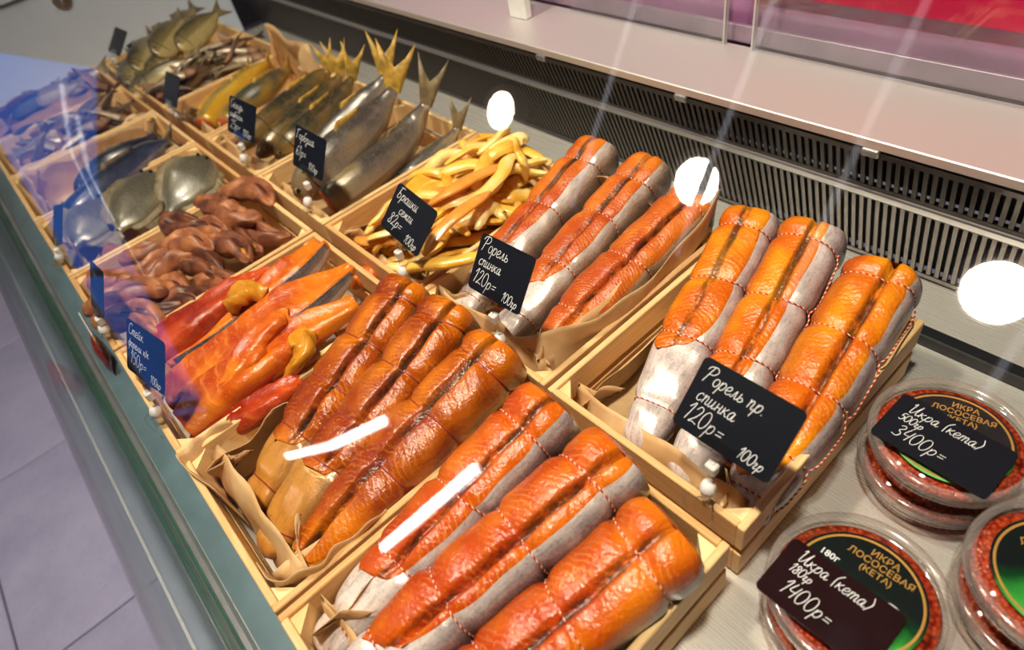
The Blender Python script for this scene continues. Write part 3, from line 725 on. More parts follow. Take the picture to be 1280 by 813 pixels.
GH = 'spotted smoked herring'
whole_fish('smoked_herring', 'dark spotted herring lying along the mackerel crate', GH, [A(300, 186, .105), A(335, 152, .12), A(372, 122, .125), A(402, 97, .14), A(412, 88, .15)], .030, .032, SK_HERR, FIN_Y, .075, (-.1, .1, 1), tsp=.026, tail_up=(.85, -.4, .4))
whole_fish('smoked_herring', 'middle spotted herring with a raised yellow tail', GH, [A(322, 196, .10), A(352, 168, .115), A(388, 136, .125), A(416, 108, .14), A(426, 94, .155)], .028, .031, SK_HERR, FIN_Y, .085, (-.05, .15, 1), tsp=.03, tail_up=(.85, -.4, .4))
whole_fish('smoked_herring', 'right spotted herring with its head above the front rim', GH, [A(346, 198, .10), A(368, 176, .12), A(402, 146, .13), A(428, 116, .145), A(440, 98, .16)], .030, .033, SK_HERR, FIN_Y, .085, (.15, .3, .9), tsp=.028, tail_up=(.85, -.4, .4))
GM = 'golden-bellied mackerel'
whole_fish('mackerel', 'mackerel with a bright yellow belly strip, left of the pair', GM, [A(258, 158, .085), A(276, 132, .10), A(302, 108, .115), A(324, 88, .12), A(334, 80, .12)], .034, .034, SK_MACK, FIN_Y, .03, None, roll=1.2, head=False)
whole_fish('mackerel', 'mackerel with banded grey flank, right of the pair', GM, [A(284, 158, .085), A(306, 132, .10), A(330, 112, .115), A(352, 94, .12), A(360, 86, .12)], .034, .034, SK_MACK, FIN_Y, .03, None, roll=-.5, head=False)
whole_fish('mackerel', 'yellow skinned mackerel along the left side of its crate', GM, [A(248, 152, .06), A(268, 128, .08), A(290, 106, .095), A(310, 88, .10)], .022, .024, m_plain('golden_smoked_skin', srgb(226, 164, 24), .35, var=.25, scale=30), FIN_Y, .03, None, head=False)
# dark fish in the front
GD = 'dark blue-backed fish'
whole_fish('dark_fish', 'large dark blue-backed fish in the front crate behind the flounders', GD, [A(72, 292, .085), A(105, 262, .10), A(150, 222, .11), A(190, 190, .11), A(208, 178, .11)], .042, .040, SK_BLUE, FIN_G, .04, None, roll=.3)
whole_fish('dark_fish', 'smaller dark blue-backed fish by the parchment wall', GD, [A(95, 240, .07), A(130, 212, .09), A(165, 190, .10), A(192, 170, .10)], .034, .034, SK_BLUE, FIN_G, .03, None, roll=-.2)

# flounders
GFL = 'smoked flounders'
def flounder(label, pts, hw, up, skin=SK_FLAT):
    P = catmull(pts, 26); s = np.linspace(0, 1, 26); env = np.interp(s, [0, .06, .2, .45, .75, .92, 1], [.12, .38, .78, 1, .62, .22, .14])
    b = P.mean(0); b[2] = P[:, 2].min() - hw * .7; t = thing('flounder', label, 'fish', b, GFL); b = np.array(t.location); T, S, U = frames(P, up)
    mb = MB(); loft(mb, P - b, hw * env, .013 * np.sqrt(env), up, 20, roll=pi / 2 * 0); obj('body', mb, skin, t)
    for sg, nm in ((1, 'fringe_fin'), (-1, 'fringe_fin')):
        I = range(4, 23); fin(t, b, [P[i] + S[i] * sg * hw * env[i] * .97 for i in I], [P[i] + S[i] * sg * (hw * env[i] + .013 + .003 * (i % 2)) + T[i] * .004 for i in I], FIN_G, nm, .0012)
    e = P[-1]; fin(t, b, [e + S[-1] * k * .008 for k in (-1, 0, 1)], [e + T[-1] * .045 + S[-1] * k * .028 for k in (-1, 0, 1)], FIN_G, 'tail_fin')
    for q in (.2, -.15):
        c = P[2] + U[2] * .011 + S[2] * hw * q - b; mb = MB(); loft(mb, [c - U[2] * .002, c + U[2] * .002, c + U[2] * .003], [.004, .0035, .001], [.004, .0035, .001], (.3, .9, .1), 8); obj('eye', mb, EYE, t)
flounder('pale yellow flounder leaning against the back of its crate', [A(258, 196, .13), A(243, 214, .125), A(226, 240, .11), A(210, 268, .09)], .058, (.62, -.30, .72))
flounder('grey flounder in the middle of the flounder crate', [A(188, 214, .12), A(176, 236, .115), A(160, 268, .10), A(148, 290, .09)], .056, (.62, -.25, .74))
flounder('bluish grey flounder nearest the front glass', [A(134, 246, .11), A(120, 266, .105), A(102, 292, .095), A(92, 312, .085)], .056, (.62, -.25, .74))

# brown smoked necks
BR = NT('brown_smoked_skin'); oc = BR.objc(); r_ = BR.rnd(); a_ = BR.noise(oc, 26, 4, .6); b_ = BR.noise(oc, 120, 3)
c_ = BR.ramp(BR.math('ADD', a_, BR.math('MULTIPLY', BR.math('SUBTRACT', r_, .5), .30)), [(.28, srgb(78, 40, 26)), (.5, srgb(146, 84, 52)), (.74, srgb(198, 132, 82))])
BR.set(color=c_, rough=.46, coat=.1, coatr=.3); BR.bump(BR.math('ADD', a_, BR.math('MULTIPLY', b_, .3)), .6, .003); BROWN = BR.mat
DARKIN = m_plain('dark_slit', srgb(74, 32, 20), .5, var=.3, scale=50)
FATY = m_plain('golden_fat', srgb(214, 140, 44), .35, var=.25, scale=40)
NECKS = [(272, 260, 20, 36), (312, 244, 14, 36), (332, 288, 30, 40), (262, 290, 10, 38), (284, 312, 18, 40), (172, 314, -6, 36), (236, 308, 5, 34), (252, 334, 20, 40), (152, 346, -4, 34), (160, 374, -14, 34), (216, 362, 28, 36), (186, 388, 4, 36), (166, 404, 10, 32), (280, 356, 18, 30), (300, 268, 24, 32), (206, 338, -30, 34), (300, 300, 36, 36), (232, 280, 12, 34), (236, 384, 16, 34), (180, 362, 24, 34)]
where = ['by the back corner', 'at the rear rim, lighter', 'at the right rear beside the red trimmings', 'in the second row from the back', 'lying across the middle, widest', 'at the left rear beside the flounders', 'under the middle of the heap', 'in the middle with an open slit', 'at the left edge, banded grey', 'at the left front with a blue shadow', 'near the front with a golden flap', 'behind the steak price card', 'at the front left corner', 'against the right rim', 'half buried at the rear', 'tucked in the left middle', 'wedged against the right rim in the middle', 'along the flounder side of the crate', 'at the front right beside the dark red trimming', 'buried behind the front row']
for i, (px, py, ang, ln) in enumerate(NECKS):
    z = .098 + .016 * math.sin(i * 2.3); c = A(px, py, z); d = A(px + 12 * math.cos(math.radians(ang)), py + 12 * math.sin(math.radians(ang)), z) - c; d = unit(d)
    L = .072 + .010 * math.sin(i * 1.7); r = np.random.default_rng(40 + i); ph = r.uniform(0, 6.28, 4)
    sd = unit(np.cross(d, (0, 0, 1))); bd = .016 * math.sin(i * 4.1); P = [c - d * L - sd * bd, c - d * L * .4 + sd * bd * .7, c + d * L * .3 + sd * bd + np.array([0, 0, .006]), c + d * L - sd * bd]
    t = thing('smoked_fish_neck', 'brown smoked fish neck ' + where[i], 'fish', c - np.array([0, 0, .03]), 'brown smoked fish necks'); b = np.array(t.location)
    Q = catmull(P, 22); s = np.linspace(0, 1, 22); env = np.interp(s, [0, .08, .3, .6, .85, .95, 1], [.3, .62, 1, .98, .62, .40, .16])
    slit = lambda s_, a, x, z_: (x, z_ - (.026 * math.exp(-((a - 1.6 - .5 * (s_ - .5)) / .22) ** 2) * max(0, 1 - ((s_ - .58) / .34) ** 2)) + .003 * math.sin(9 * s_ + 2 * a + ph[0]) + .0018 * math.sin(23 * s_ - 3 * a + ph[2]))
    mb = MB(); loft(mb, Q - b, .029 * env, .024 * env, (.25 * math.sin(i * 3.1), .25 * math.cos(i * 1.3), 1), 28, slit); obj('body', mb, BROWN, t)
    T, S, U = frames(Q, (0, 0, 1)); I = range(11, 17); pts = [Q[k] + S[k] * .031 * env[k] * math.cos(1.75) + U[k] * (.026 * env[k] - .016) - b for k in I]
    mb = MB(); loft(mb, pts, np.array([.0008, .0026, .0034, .0032, .0022, .0008]), .002, (0, 0, 1), 8); obj('slit', mb, DARKIN, t)
    if i % 4 == 0:
        k = 18; q = Q[k] - b + U[k] * .008; mb = MB(); loft(mb, [q - T[k] * .008, q, q + T[k] * .012], [.003, .006, .003], [.002, .003, .002], (0, 0, 1), 8); obj('fat_flap', mb, FATY, t)

# red smoked trimmings
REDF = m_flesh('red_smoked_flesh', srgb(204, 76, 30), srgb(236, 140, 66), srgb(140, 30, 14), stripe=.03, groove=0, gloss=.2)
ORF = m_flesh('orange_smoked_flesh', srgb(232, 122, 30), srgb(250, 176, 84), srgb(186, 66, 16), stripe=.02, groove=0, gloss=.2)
YEL = m_plain('golden_rind', srgb(224, 150, 40), .28, var=.2, scale=30)
SK_EDGE = m_skin('silver_edge_skin', srgb(226, 224, 222), srgb(150, 150, 156), srgb(40, 44, 56))
GT5 = 'red smoked fish trimmings'
def trim(label, pts, hw, hh, mat, up=(0, 0, 1), edge=None, taper=(.4, 1, .9, .3), name='fish_trimming', wav=.004, rind=None):
    P = catmull(pts, 30); s = np.linspace(0, 1, 30); env = np.interp(s, [0, .3, .7, 1], taper); hw *= 1.22; hh *= 1.2; b = P.mean(0); b[2] = P[:, 2].min() - hh
    t = thing(name, label, 'fish', b, GT5); b = np.array(t.location); ph = random.random() * 6
    sect = lambda s_, a, x, z: (x, z + wav * math.sin(12 * s_ + ph) * math.cos(a) + .25 * wav * math.sin(40 * s_ + 5 * a) + (-.35 * hh * math.exp(-((a - pi / 2) / .4) ** 2)))
    mb = MB(); loft(mb, P - b, hw * env, hh * env, up, 24, sect, power=.8)
    mb.uv = [(u, (v - .25) * hw * 4) for u, v in mb.uv]; obj('flesh', mb, mat, t)
    T, S, U = frames(P, up)
    if edge:
        q = [P[k] + S[k] * edge * hw * env[k] * 1.0 - b for k in range(1, 29)]; mb = MB(); loft(mb, q, .0022, hh * env[1:29] * .8, up, 10); obj('skin_edge', mb, SK_EDGE, t)
    if rind:
        k0, k1 = rind; q = [P[k] + U[k] * hh * env[k] * .5 - b for k in range(k0, k1)]; mb = MB(); loft(mb, q, hw * env[k0:k1] * .8, hh * env[k0:k1] * .75, up, 12); obj('rind', mb, YEL, t)
    return t
trim('long dark red trimming along the brown necks crate', [A(198, 436, .095), A(245, 402, .11), A(292, 366, .12), A(338, 336, .12)], .032, .022, REDF, taper=(.9, 1, .7, .3))
trim('orange trimming with a silver skin edge, reaching the back corner', [A(212, 452, .085), A(275, 412, .10), A(340, 362, .115), A(374, 334, .12), A(402, 306, .12)], .028, .024, ORF, edge=1, taper=(.5, .6, .95, .55))
trim('wide orange trimming with a pointed end at the rear rim', [A(216, 496, .085), A(262, 462, .10), A(318, 420, .115), A(384, 374, .125), A(440, 334, .13)], .040, .026, ORF, taper=(.8, .9, 1.0, .3), edge=1)
trim('thick reddish trimming curving in front of the amber trout', [A(238, 534, .085), A(268, 500, .10), A(318, 462, .12), A(372, 420, .125), A(446, 380, .13)], .036, .026, ORF, taper=(.9, 1, .8, .45))
trim('narrow ribbed strip lying over the wide orange trimming', [A(276, 490, .12), A(296, 462, .135), A(322, 424, .145), A(350, 400, .145), A(362, 398, .14)], .017, .013, ORF, taper=(.5, .9, 1, .6))
trim('red flap nearest the front rim of the trimmings crate', [A(246, 544, .08), A(296, 520, .095), A(340, 498, .105), A(376, 472, .11)], .026, .018, REDF, taper=(.8, 1, .8, .3))
trim('short yellow curl near the silver skin edge', [A(288, 386, .13), A(296, 372, .145), A(312, 364, .15), A(332, 370, .14)], .016, .014, YEL, taper=(.7, 1, 1, .6))
trim('yellow hooked rind at the crate divider', [A(352, 476, .10), A(370, 456, .125), A(380, 436, .14), A(374, 424, .14), A(388, 420, .13)], .014, .012, YEL, taper=(.4, .8, 1, 1))
trim('small orange chunk in the dark gap of the trimmings', [A(330, 478, .08), A(345, 470, .09), A(362, 468, .085)], .018, .013, ORF, taper=(.6, 1, 1, .5))
trim('orange knob beside the curled yellow strip', [A(304, 470, .125), A(318, 450, .14), A(326, 438, .135)], .014, .013, ORF, taper=(.6, 1, 1, .6))
trim('orange offcut at the rear of the trimmings crate by the corner post', [A(430, 352, .06), A(452, 346, .07), A(468, 352, .065)], .018, .014, ORF, taper=(.6, 1, 1, .6))

# ------------------------------------------------------------------ yellow belly strips
YS = NT('yellow_belly_fat'); oc = YS.objc(); r_ = YS.rnd(); a_ = YS.noise(oc, 24, 3); u_, v_, _ = YS.sep(YS.uv())
tn = YS.math('ADD', YS.math('MULTIPLY', a_, .75), YS.math('MULTIPLY', r_, .30))
c_ = YS.ramp(tn, [(.30, srgb(236, 158, 36)), (.50, srgb(252, 202, 80)), (.72, srgb(255, 232, 160))]); YS.set(color=c_, rough=.30, coat=.3, coatr=.2); YS.bump(YS.noise(YS.comb(YS.math('MULTIPLY', u_, 40.0), YS.math('MULTIPLY', v_, 9.0)), 1.0, 3), .5, .002); YSTRIP = YS.mat
ORS = m_plain('orange_belly_strip', srgb(244, 158, 66), .3, var=.2, scale=30, coat=.3)
cx, cy = cxs(2), YB; GB = 'yellow salmon belly strips'
STR = []
def strip(pts, hw, hh, mat, lab, tw_=0.0):
    P = catmull(pts, 24); b = P.mean(0); b[2] = P[:, 2].min(); s = np.linspace(0, 1, 24); env = np.interp(s, [0, .12, .5, .88, 1], [.35, .85, 1, .8, .3])
    up = np.array([[math.sin(tw_ * q * 2 + tw_), .4 * math.sin(3 * q + tw_), 1.0] for q in s])
    mb = MB(); loft(mb, P - b, hw * env, hh * env, up, 10); o = obj('belly_strip', mb, mat); o.location = Vector(b.tolist()); return tag(o, lab, 'fish strip', GB)
rr = random.Random(3)
for i in range(110):
    lay = i / 110; x = cx + rr.uniform(-.092, .092); y = cy + rr.uniform(-.150, .150)
    hgt = .058 + .095 * lay * (1 - .5 * (abs(x - cx) / .13) ** 2) + .025 * (y - cy) / .15
    ang = rr.gauss(1.25, .65); L = rr.uniform(.045, .085); d = np.array([math.cos(ang), math.sin(ang), 0]); nrm = np.array([-d[1], d[0], 0]); cv = rr.uniform(-.028, .028)
    pts = []
    for q, cvq in ((-1, 0), (-.5, .6), (0, 1), (.5, .6), (1, rr.uniform(-.6, .6))):
        p = np.array([x, y, hgt]) + d * L * q + nrm * cv * cvq + np.array([0, 0, -.010 * q * q + rr.uniform(-.004, .006)])
        p[0] = min(max(p[0], cx - .118), cx + .118); p[1] = min(max(p[1], cy - .162), cy + .165); pts.append(p)
    strip(pts, rr.uniform(.010, .016), rr.uniform(.006, .009), YSTRIP if i % 14 else ORS, 'curved yellow smoked belly strip heaped in the belly crate', rr.uniform(-.7, .7))
strip([A(610, 318, .15), A(565, 328, .15), A(530, 331, .15), A(505, 336, .135)], .014, .010, YSTRIP, 'thick pale yellow strip lying across the right of the belly strip price card')
strip([A(658, 226, .11), A(655, 205, .15), A(648, 190, .165), A(644, 172, .19)], .010, .007, YSTRIP, 'thin yellow strip sticking up at the rear rim')
strip([A(636, 205, .15), A(600, 218, .165), A(560, 240, .165), A(535, 256, .15)], .016, .006, ORS, 'flat orange strip across the top of the heap')
strip([A(612, 240, .15), A(580, 262, .16), A(552, 286, .15), A(530, 320, .13)], .015, .006, ORS, 'flat orange strip hanging over the card side')

# ------------------------------------------------------------------ small dried fish, dried bream, brown-paper fish
def dried_proto():
    mb = MB(); s = np.linspace(-1, 1, 16); P = np.stack([s * .055, .006 * np.sin(s * 2), .003 * np.cos(s * 3)], 1)
    env = np.interp(s, [-1, -.9, -.6, -.2, .4, .8, 1], [.25, .55, .85, 1, .7, .25, .15]); loft(mb, P, .007 * env, .014 * env, (0, 0, 1), 10); body = mb.mesh('body'); body.materials.append(SK_DRY)
    mb = MB(); P2 = P[:5] * [1.02, 1, 1]; e2 = env[:5] * 1.08; loft(mb, P2, .0076 * e2, .0148 * e2, (0, 0, 1), 10); hd = mb.mesh('head'); hd.materials.append(RED)
    mb = MB(); e = P[-1]; mb.add([e + (-.002, .001, .003), e + (-.002, .001, -.003), e + (.022, .001, .013), e + (.014, .001, 0), e + (.022, .001, -.013), e + (-.002, -.001, .003), e + (-.002, -.001, -.003), e + (.022, -.001, .013), e + (.014, -.001, 0), e + (.022, -.001, -.013)],
        [(0, 1, 3), (0, 3, 2), (1, 4, 3), (5, 8, 6), (5, 7, 8), (6, 8, 9)]); tl = mb.mesh('tail_fin'); tl.materials.append(FIN_G)
    return body, hd, tl
DB, DH, DT = dried_proto()
def dried(loc, rot, sc_, lab, grp):
    t = thing('dried_fish', lab, 'fish', loc, grp); t.rotation_euler = rot; t.scale = (sc_,) * 3
    obj('body', DB, None, t); obj('head', DH, None, t); obj('tail_fin', DT, None, t)
rr = random.Random(8)
for k, row, cyy, lab, n_ in ((6, 'B', YB, 'small silvery dried fish heaped in the crate by the back grille', 34), (6, 'F', YF, 'small silvery dried fish heaped in the far front crate', 36)):
    for i in range(n_):
        lay = i / n_; x = cxs(k) + rr.uniform(-.085, .085); y = cyy + rr.uniform(-.135, .135)
        dried((x, y, .06 + .075 * lay + .012 * rr.random()), (rr.gauss(1.2, .4), rr.gauss(0, .25), rr.gauss(1.2, .45) + (pi if rr.random() < .5 else 0)), rr.uniform(1.0, 1.35), lab, 'small dried fish in crate ' + ('by the grille' if row == 'B' else 'at the front'))
def bream(label, c, ang, hw, L, up, grp, skin=SK_BREAM, roll=0):
    px_ = c[0]
    c = np.array(c); d = unit([math.cos(ang), math.sin(ang), .15]); nv = unit([.80, -.15 + .3 * math.sin(7 * px_), .55]); up = np.cross(unit(nv - d * float(np.dot(nv, d))), d); P = [c - d * L, c - d * L * .4, c + d * L * .4, c + d * L]
    whole_fish('dried_bream', label, grp, P, .014, hw, skin, FIN_G, .045, None, up=up, tsp=.03)
GBR = 'flat dried bream'
for lab, px, py, z, ang, hw, L, up in (('pale flat dried bream on top of the far corner heap', 212, 46, .16, 2.3, .046, .10, (.3, -.75, .55)), ('pale flat dried bream left of the top one', 182, 66, .14, 2.5, .044, .10, (.4, -.7, .6)), ('dark dried bream at the far right of the heap', 248, 38, .15, 2.0, .042, .10, (.1, -.8, .5)),
        ('dried bream low by the blank far price card', 166, 88, .12, 2.7, .042, .09, (.3, -.7, .6)), ('golden dried bream in the middle of the heap', 208, 74, .12, 2.2, .040, .10, (.3, -.7, .6)), ('dried bream at the very back of the far crate', 232, 30, .15, 2.4, .042, .09, (.3, -.8, .5)), ('dark dried bream near the front rim of the far crate', 186, 100, .10, 2.2, .036, .09, (.2, -.6, .8)), ('brown dried bream leaning on the crate divider', 208, 92, .12, 1.3, .034, .09, (.3, -.6, .8))):
    bream(lab, A(px, py, z), ang, hw, L, up, GBR)
for lab, px, py, z, ang in (('dark fish poking from the brown paper by the far panel', 70, 116, .11, .9), ('dark fish near the front glass in the brown paper crate', 36, 128, .10, 1.1), ('small dark fish in the brown paper by the crate post', 96, 104, .10, 1.4)):
    bream(lab, A(px, py, z), ang, .030, .08, (.3, -.5, .8), 'dark fish in brown paper', SK_BLUE if px < 50 else SK_DRY)

# ------------------------------------------------------------------ handwriting (single-stroke letters)
def ell(cx, cy, rx, ry, a0=70, a1=450): return [(cx + rx * math.cos(math.radians(a)), cy + ry * math.sin(math.radians(a))) for a in np.linspace(a0, a1, 12)]
GL = {
 'о': (.40, [ell(.17, .25, .16, .25)]), 'р': (.44, [[(.06, .5), (.03, .1), (-.03, -.38)], [(.05, .28), (.18, .5), (.33, .4), (.30, .12), (.16, 0), (.04, .1)]]),
 'е': (.40, [[(.02, .2), (.22, .26), (.28, .42), (.16, .5), (.02, .32), (.05, .06), (.2, 0), (.38, .14)]]), 'л': (.44, [[(-.02, .03), (.07, .06), (.20, .48), (.24, .08), (.32, 0), (.42, .12)]]),
 'ь': (.36, [[(.03, .5), (.02, .06), (.15, 0), (.27, .12), (.17, .27), (.03, .2)]]), 'с': (.38, [[(.30, .40), (.2, .5), (.03, .34), (.04, .08), (.18, 0), (.34, .12)]]),
 'п': (.44, [[(0, .42), (.05, .5), (.04, 0)], [(.04, .28), (.16, .5), (.26, .42), (.25, .06), (.33, 0), (.40, .08)]]), 'и': (.46, [[(.02, .5), (.01, .1), (.10, 0), (.22, .18), (.26, .5), (.25, .08), (.33, 0), (.42, .1)]]),
 'н': (.42, [[(.03, .5), (.02, 0)], [(.03, .24), (.26, .27)], [(.27, .5), (.26, .06), (.33, 0), (.40, .08)]]), 'к': (.40, [[(.03, .5), (.02, 0)], [(.28, .5), (.05, .24), (.16, .2), (.28, .02), (.37, .06)]]),
 'а': (.48, [[(.29, .40), (.17, .5), (.02, .3), (.06, .03), (.2, .06), (.29, .5), (.28, .08), (.36, 0), (.46, .12)]]), 'ш': (.58, [[(.02, .5), (.02, .06), (.1, 0), (.2, .16), (.22, .5), (.21, .06), (.3, 0), (.4, .16), (.42, .5), (.41, .06), (.48, 0), (.56, .1)]]),
 'ю': (.48, [[(.02, .5), (.01, 0)], [(.02, .25), (.14, .25)], ell(.28, .25, .14, .25)]), 'м': (.52, [[(-.02, .02), (.06, .1), (.12, .48), (.2, .08), (.33, .48), (.37, .06), (.43, 0), (.5, .1)]]),
 'г': (.34, [[(0, .38), (.08, .5), (.17, .42), (.06, .14), (.12, 0), (.26, .1)]]), 'б': (.40, [[(.34, .95), (.14, .86), (.02, .4), (.06, .05), (.2, 0), (.3, .2), (.2, .42), (.04, .26)]]),
 'у': (.40, [[(.02, .5), (.04, .26), (.14, .2), (.26, .48), (.22, -.1), (.1, -.38), (.0, -.24), (.2, 0), (.36, .12)]]), 'д': (.44, [[(.28, .42), (.14, .5), (.01, .25), (.1, .02), (.26, .2), (.29, .5), (.24, -.2), (.1, -.38), (.02, -.22), (.4, .08)]]),
 'й': (.46, [[(.02, .5), (.01, .1), (.10, 0), (.22, .18), (.26, .5), (.25, .08), (.33, 0), (.42, .1)], [(.06, .68), (.14, .62), (.22, .70)]]), 'т': (.56, [[(.02, .5), (.01, 0)], [(.02, .3), (.13, .5), (.21, .4), (.2, 0)], [(.21, .3), (.33, .5), (.41, .4), (.40, .06), (.46, 0), (.54, .08)]]),
 'х': (.38, [[(.02, .48), (.14, .3), (.28, .0)], [(.30, .5), (.02, 0)]]), '.': (.18, [[(.04, .0), (.07, .03), (.05, .04)]]), '/': (.34, [[(.28, .8), (.0, -.15)]]), ' ': (.26, []),
 'ф': (.50, [[(.26, .85), (.22, .2), (.18, -.38)], [(.24, .4), (.12, .5), (.0, .3), (.08, .02), (.2, .1)], [(.22, .3), (.34, .5), (.46, .36), (.38, .04), (.22, .1)]]),
 'Ф': (.66, [[(.26, 1.0), (.14, .4), (.06, -.06)], [(-.06, .72), (.06, .95), (.4, 1.02), (.58, .82), (.44, .55), (.16, .5)]]), 'Б': (.58, [[(.04, .92), (.3, .98), (.56, .95)], [(.18, .92), (.1, .4), (.08, .04), (.3, .02), (.42, .2), (.34, .42), (.12, .46)]]),
 'Г': (.52, [[(.16, .92), (.08, .4), (.02, 0)], [(-.02, .8), (.16, .96), (.36, .94), (.52, 1.0)]]), 'С': (.56, [[(.5, .82), (.38, .98), (.14, .85), (.02, .45), (.12, .06), (.34, .02), (.52, .2)]]),
 'И': (.72, [[(0, .8), (.12, .98), (.12, .3), (.2, .0), (.38, .3), (.52, 1.0), (.48, .3), (.56, .0), (.7, .15)]]),
 '1': (.34, [[(0, .72), (.22, 1.0), (.12, .0)]]), '2': (.52, [[(.06, .76), (.2, 1.0), (.38, .86), (.26, .4), (.02, .02), (.2, .08), (.46, .02)]]), '0': (.54, [ell(.22, .5, .21, .5)]),
 '6': (.46, [[(.36, .98), (.12, .7), (.02, .25), (.14, 0), (.34, .12), (.32, .38), (.14, .42), (.04, .24)]]), '8': (.50, [[(.4, .85), (.22, 1.0), (.08, .8), (.3, .5), (.34, .12), (.16, 0), (.04, .18), (.2, .48), (.4, .85)]]), '5': (.48, [[(.42, 1.0), (.14, .97), (.08, .58), (.3, .6), (.38, .3), (.24, .02), (.02, .08)]]),
 '3': (.48, [[(.05, .9), (.24, 1.0), (.34, .8), (.16, .54), (.36, .34), (.28, .04), (.0, .08)]]), '4': (.50, [[(.14, 1.0), (.04, .45), (.4, .45)], [(.4, .9), (.3, 0)]]), '=': (.50, [[(.08, .42), (.42, .44)], [(.06, .22), (.40, .24)]]),
 '(': (.28, [[(.26, 1.0), (.06, .6), (.1, -.1)]]), ')': (.28, [[(.02, 1.0), (.2, .5), (.02, -.1)]]),
}
def write(mb, text, x, y, h, slant=.18, width=.0011, drop=0.0, z=.0007):
    for ch in text:
        adv, strokes = GL[ch]
        for st in strokes:
            P = catmull([(px + slant * py, py) for px, py in st], max(6, len(st) * 5)) * h
            P = P + [x, y]; T = np.gradient(P, axis=0); T /= np.linalg.norm(T, axis=1)[:, None] + 1e-9; N = np.stack([-T[:, 1], T[:, 0]], 1) * width / 2
            n = len(P); V = [(*(p + q), z) for p, q in zip(P, N)] + [(*(p - q), z) for p, q in zip(P, N)]
            mb.add(V, [(i, n + i, n + i + 1, i + 1) for i in range(n - 1)])
        x += adv * h; y += drop * adv * h
def card_mesh(wd, ht, r=.006, th=.0006):
    mb = MB(); ring = []
    for cx_, cy_, a0 in ((wd / 2 - r, ht - r, 0), (-wd / 2 + r, ht - r, 90), (-wd / 2 + r, r, 180), (wd / 2 - r, r, 270)):
        for a in np.linspace(a0, a0 + 90, 6): ring.append((cx_ + r * math.cos(math.radians(a)), cy_ + r * math.sin(math.radians(a))))
    n = len(ring); V = [(*p, th) for p in ring] + [(*p, -th) for p in ring]
    mb.add(V, [tuple(range(n)), tuple(range(2 * n - 1, n - 1, -1))] + [(i, i + n, (i + 1) % n + n, (i + 1) % n) for i in range(n)]); return mb
LONGW = {}
def price_tag(label, b, e1, e2, lines, wd=.100, ht=.076, rim_y=.312, ink=INK):
    b = np.array(b); e1 = unit(e1); e2 = unit(e2 - np.dot(e2, e1) * e1); e3 = np.cross(e1, e2)
    t = thing('price_tag', label, 'price tag', (b[0], rim_y, ZR), 'chalk price tags clipped to the crates'); o0 = np.array(t.location)
    M = Matrix([[e1[i], e2[i], e3[i], b[i] - o0[i]] for i in range(3)] + [[0, 0, 0, 1]])
    me = card_mesh(wd, ht).mesh('card', False); c = obj('card', me, CARD, t); c.matrix_local = M
    if lines:
        mb = MB()
        for tx, x, y, h, dr in lines: write(mb, tx, x * wd - wd / 2, y * ht, h * ht, drop=dr, width=.0066 * ht + .0003)
        l = obj('handwriting', mb.mesh('handwriting', False), ink, c)
    mb = MB(); box(mb, (0, .004, .0025), (.021, .008, .0008), 0); box(mb, (0, .004, -.0025), (.021, .008, .0008), 0); box(mb, (0, -.0045, 0), (.021, .001, .0033), 0)
    h = obj('holder', mb.mesh('holder', False), CLEAR, t); h.matrix_local = M
    foot = np.array([b[0] + .002, rim_y, ZR + .012]) - o0; top = b - o0 - e2 * .006
    mb = MB(); mid = top * .72 + foot * .28; d = unit(top - foot)
    loft(mb, [top, top * .85 + foot * .15], .004, .004, (.2, .9, .3), 8); obj('socket', mb, CLEAR, t)
    mb = MB(); box(mb, mid, (.0062, .0055, .0075), 2, None, .0018); obj('joint', mb.mesh('joint', False), WHITEP, t)
    q = top * .40 + foot * .60; mb = MB(); loft(mb, [mid, q], .0032, .0032, (.2, .9, .3), 8); obj('stem', mb, CLEAR, t)
    mb = MB(); q2 = top * .22 + foot * .78; loft(mb, [q2 + d * .010, q2 + d * .008, q2, q2 - d * .008, q2 - d * .010], [.002, .007, .009, .007, .002], [.002, .007, .009, .007, .002], (.2, .9, .3), 12); obj('pivot', mb, WHITEP, t)
    mb = MB()
    for sx in (-1, 1):
        pts = catmull([q2 + e1 * sx * .004, foot + e1 * sx * .015 + (0, -.010, .004), foot + e1 * sx * .018 + (0, -.014, -.012), foot + e1 * sx * .013 + (0, -.013, -.024)], 14); tube(mb, pts, .0014, 6)
        pts = catmull([q2 + e1 * sx * .004, foot + e1 * sx * .012 + (0, .010, .002), foot + e1 * sx * .014 + (0, .013, -.014)], 12); tube(mb, pts, .0014, 6)
    box(mb, foot + (0, 0, .0), (.012, .009, .0012), 0); obj('clamp', mb.mesh('clamp', True), CLEAR, t)
    return t
P4 = lambda a, b, c, d='100гр': [(a, .06, .74, .25, -.06), (b, .06, .46, .24, -.06), (c, .05, .18, .27, -.06), (d, .60, .10, .19, -.06)]
price_tag('large black price card reading 120 beside the caviar tubs', (-.201, .328, .188), (1, .007, -.013), (.004, .699, .714), [('Форель пр.', .07, .70, .22, -.02), ('спинка', .10, .44, .22, -.02), ('120р=', .07, .14, .25, -.04), ('100гр', .66, .08, .16, -.02)], .113, .080)
price_tag('black price card reading 120 in front of the toasted trout backs', (-.536, .318, .210), (.999, .027, .031), (-.041, .61, .791), [('Форель', .06, .72, .25, -.02), ('спинка', .08, .46, .22, -.02), ('120р=', .06, .14, .25, -.04), ('100гр', .64, .07, .17, -.02)])
price_tag('black price card reading 82 in the yellow belly strips', (-.775, .325, .191), (.989, -.032, -.143), (.127, .679, .722), [('Брюшки', .07, .72, .24, -.02), ('семги', .26, .46, .22, -.02), ('82р=', .10, .18, .24, -.02), ('100гр', .60, .06, .18, -.02)])
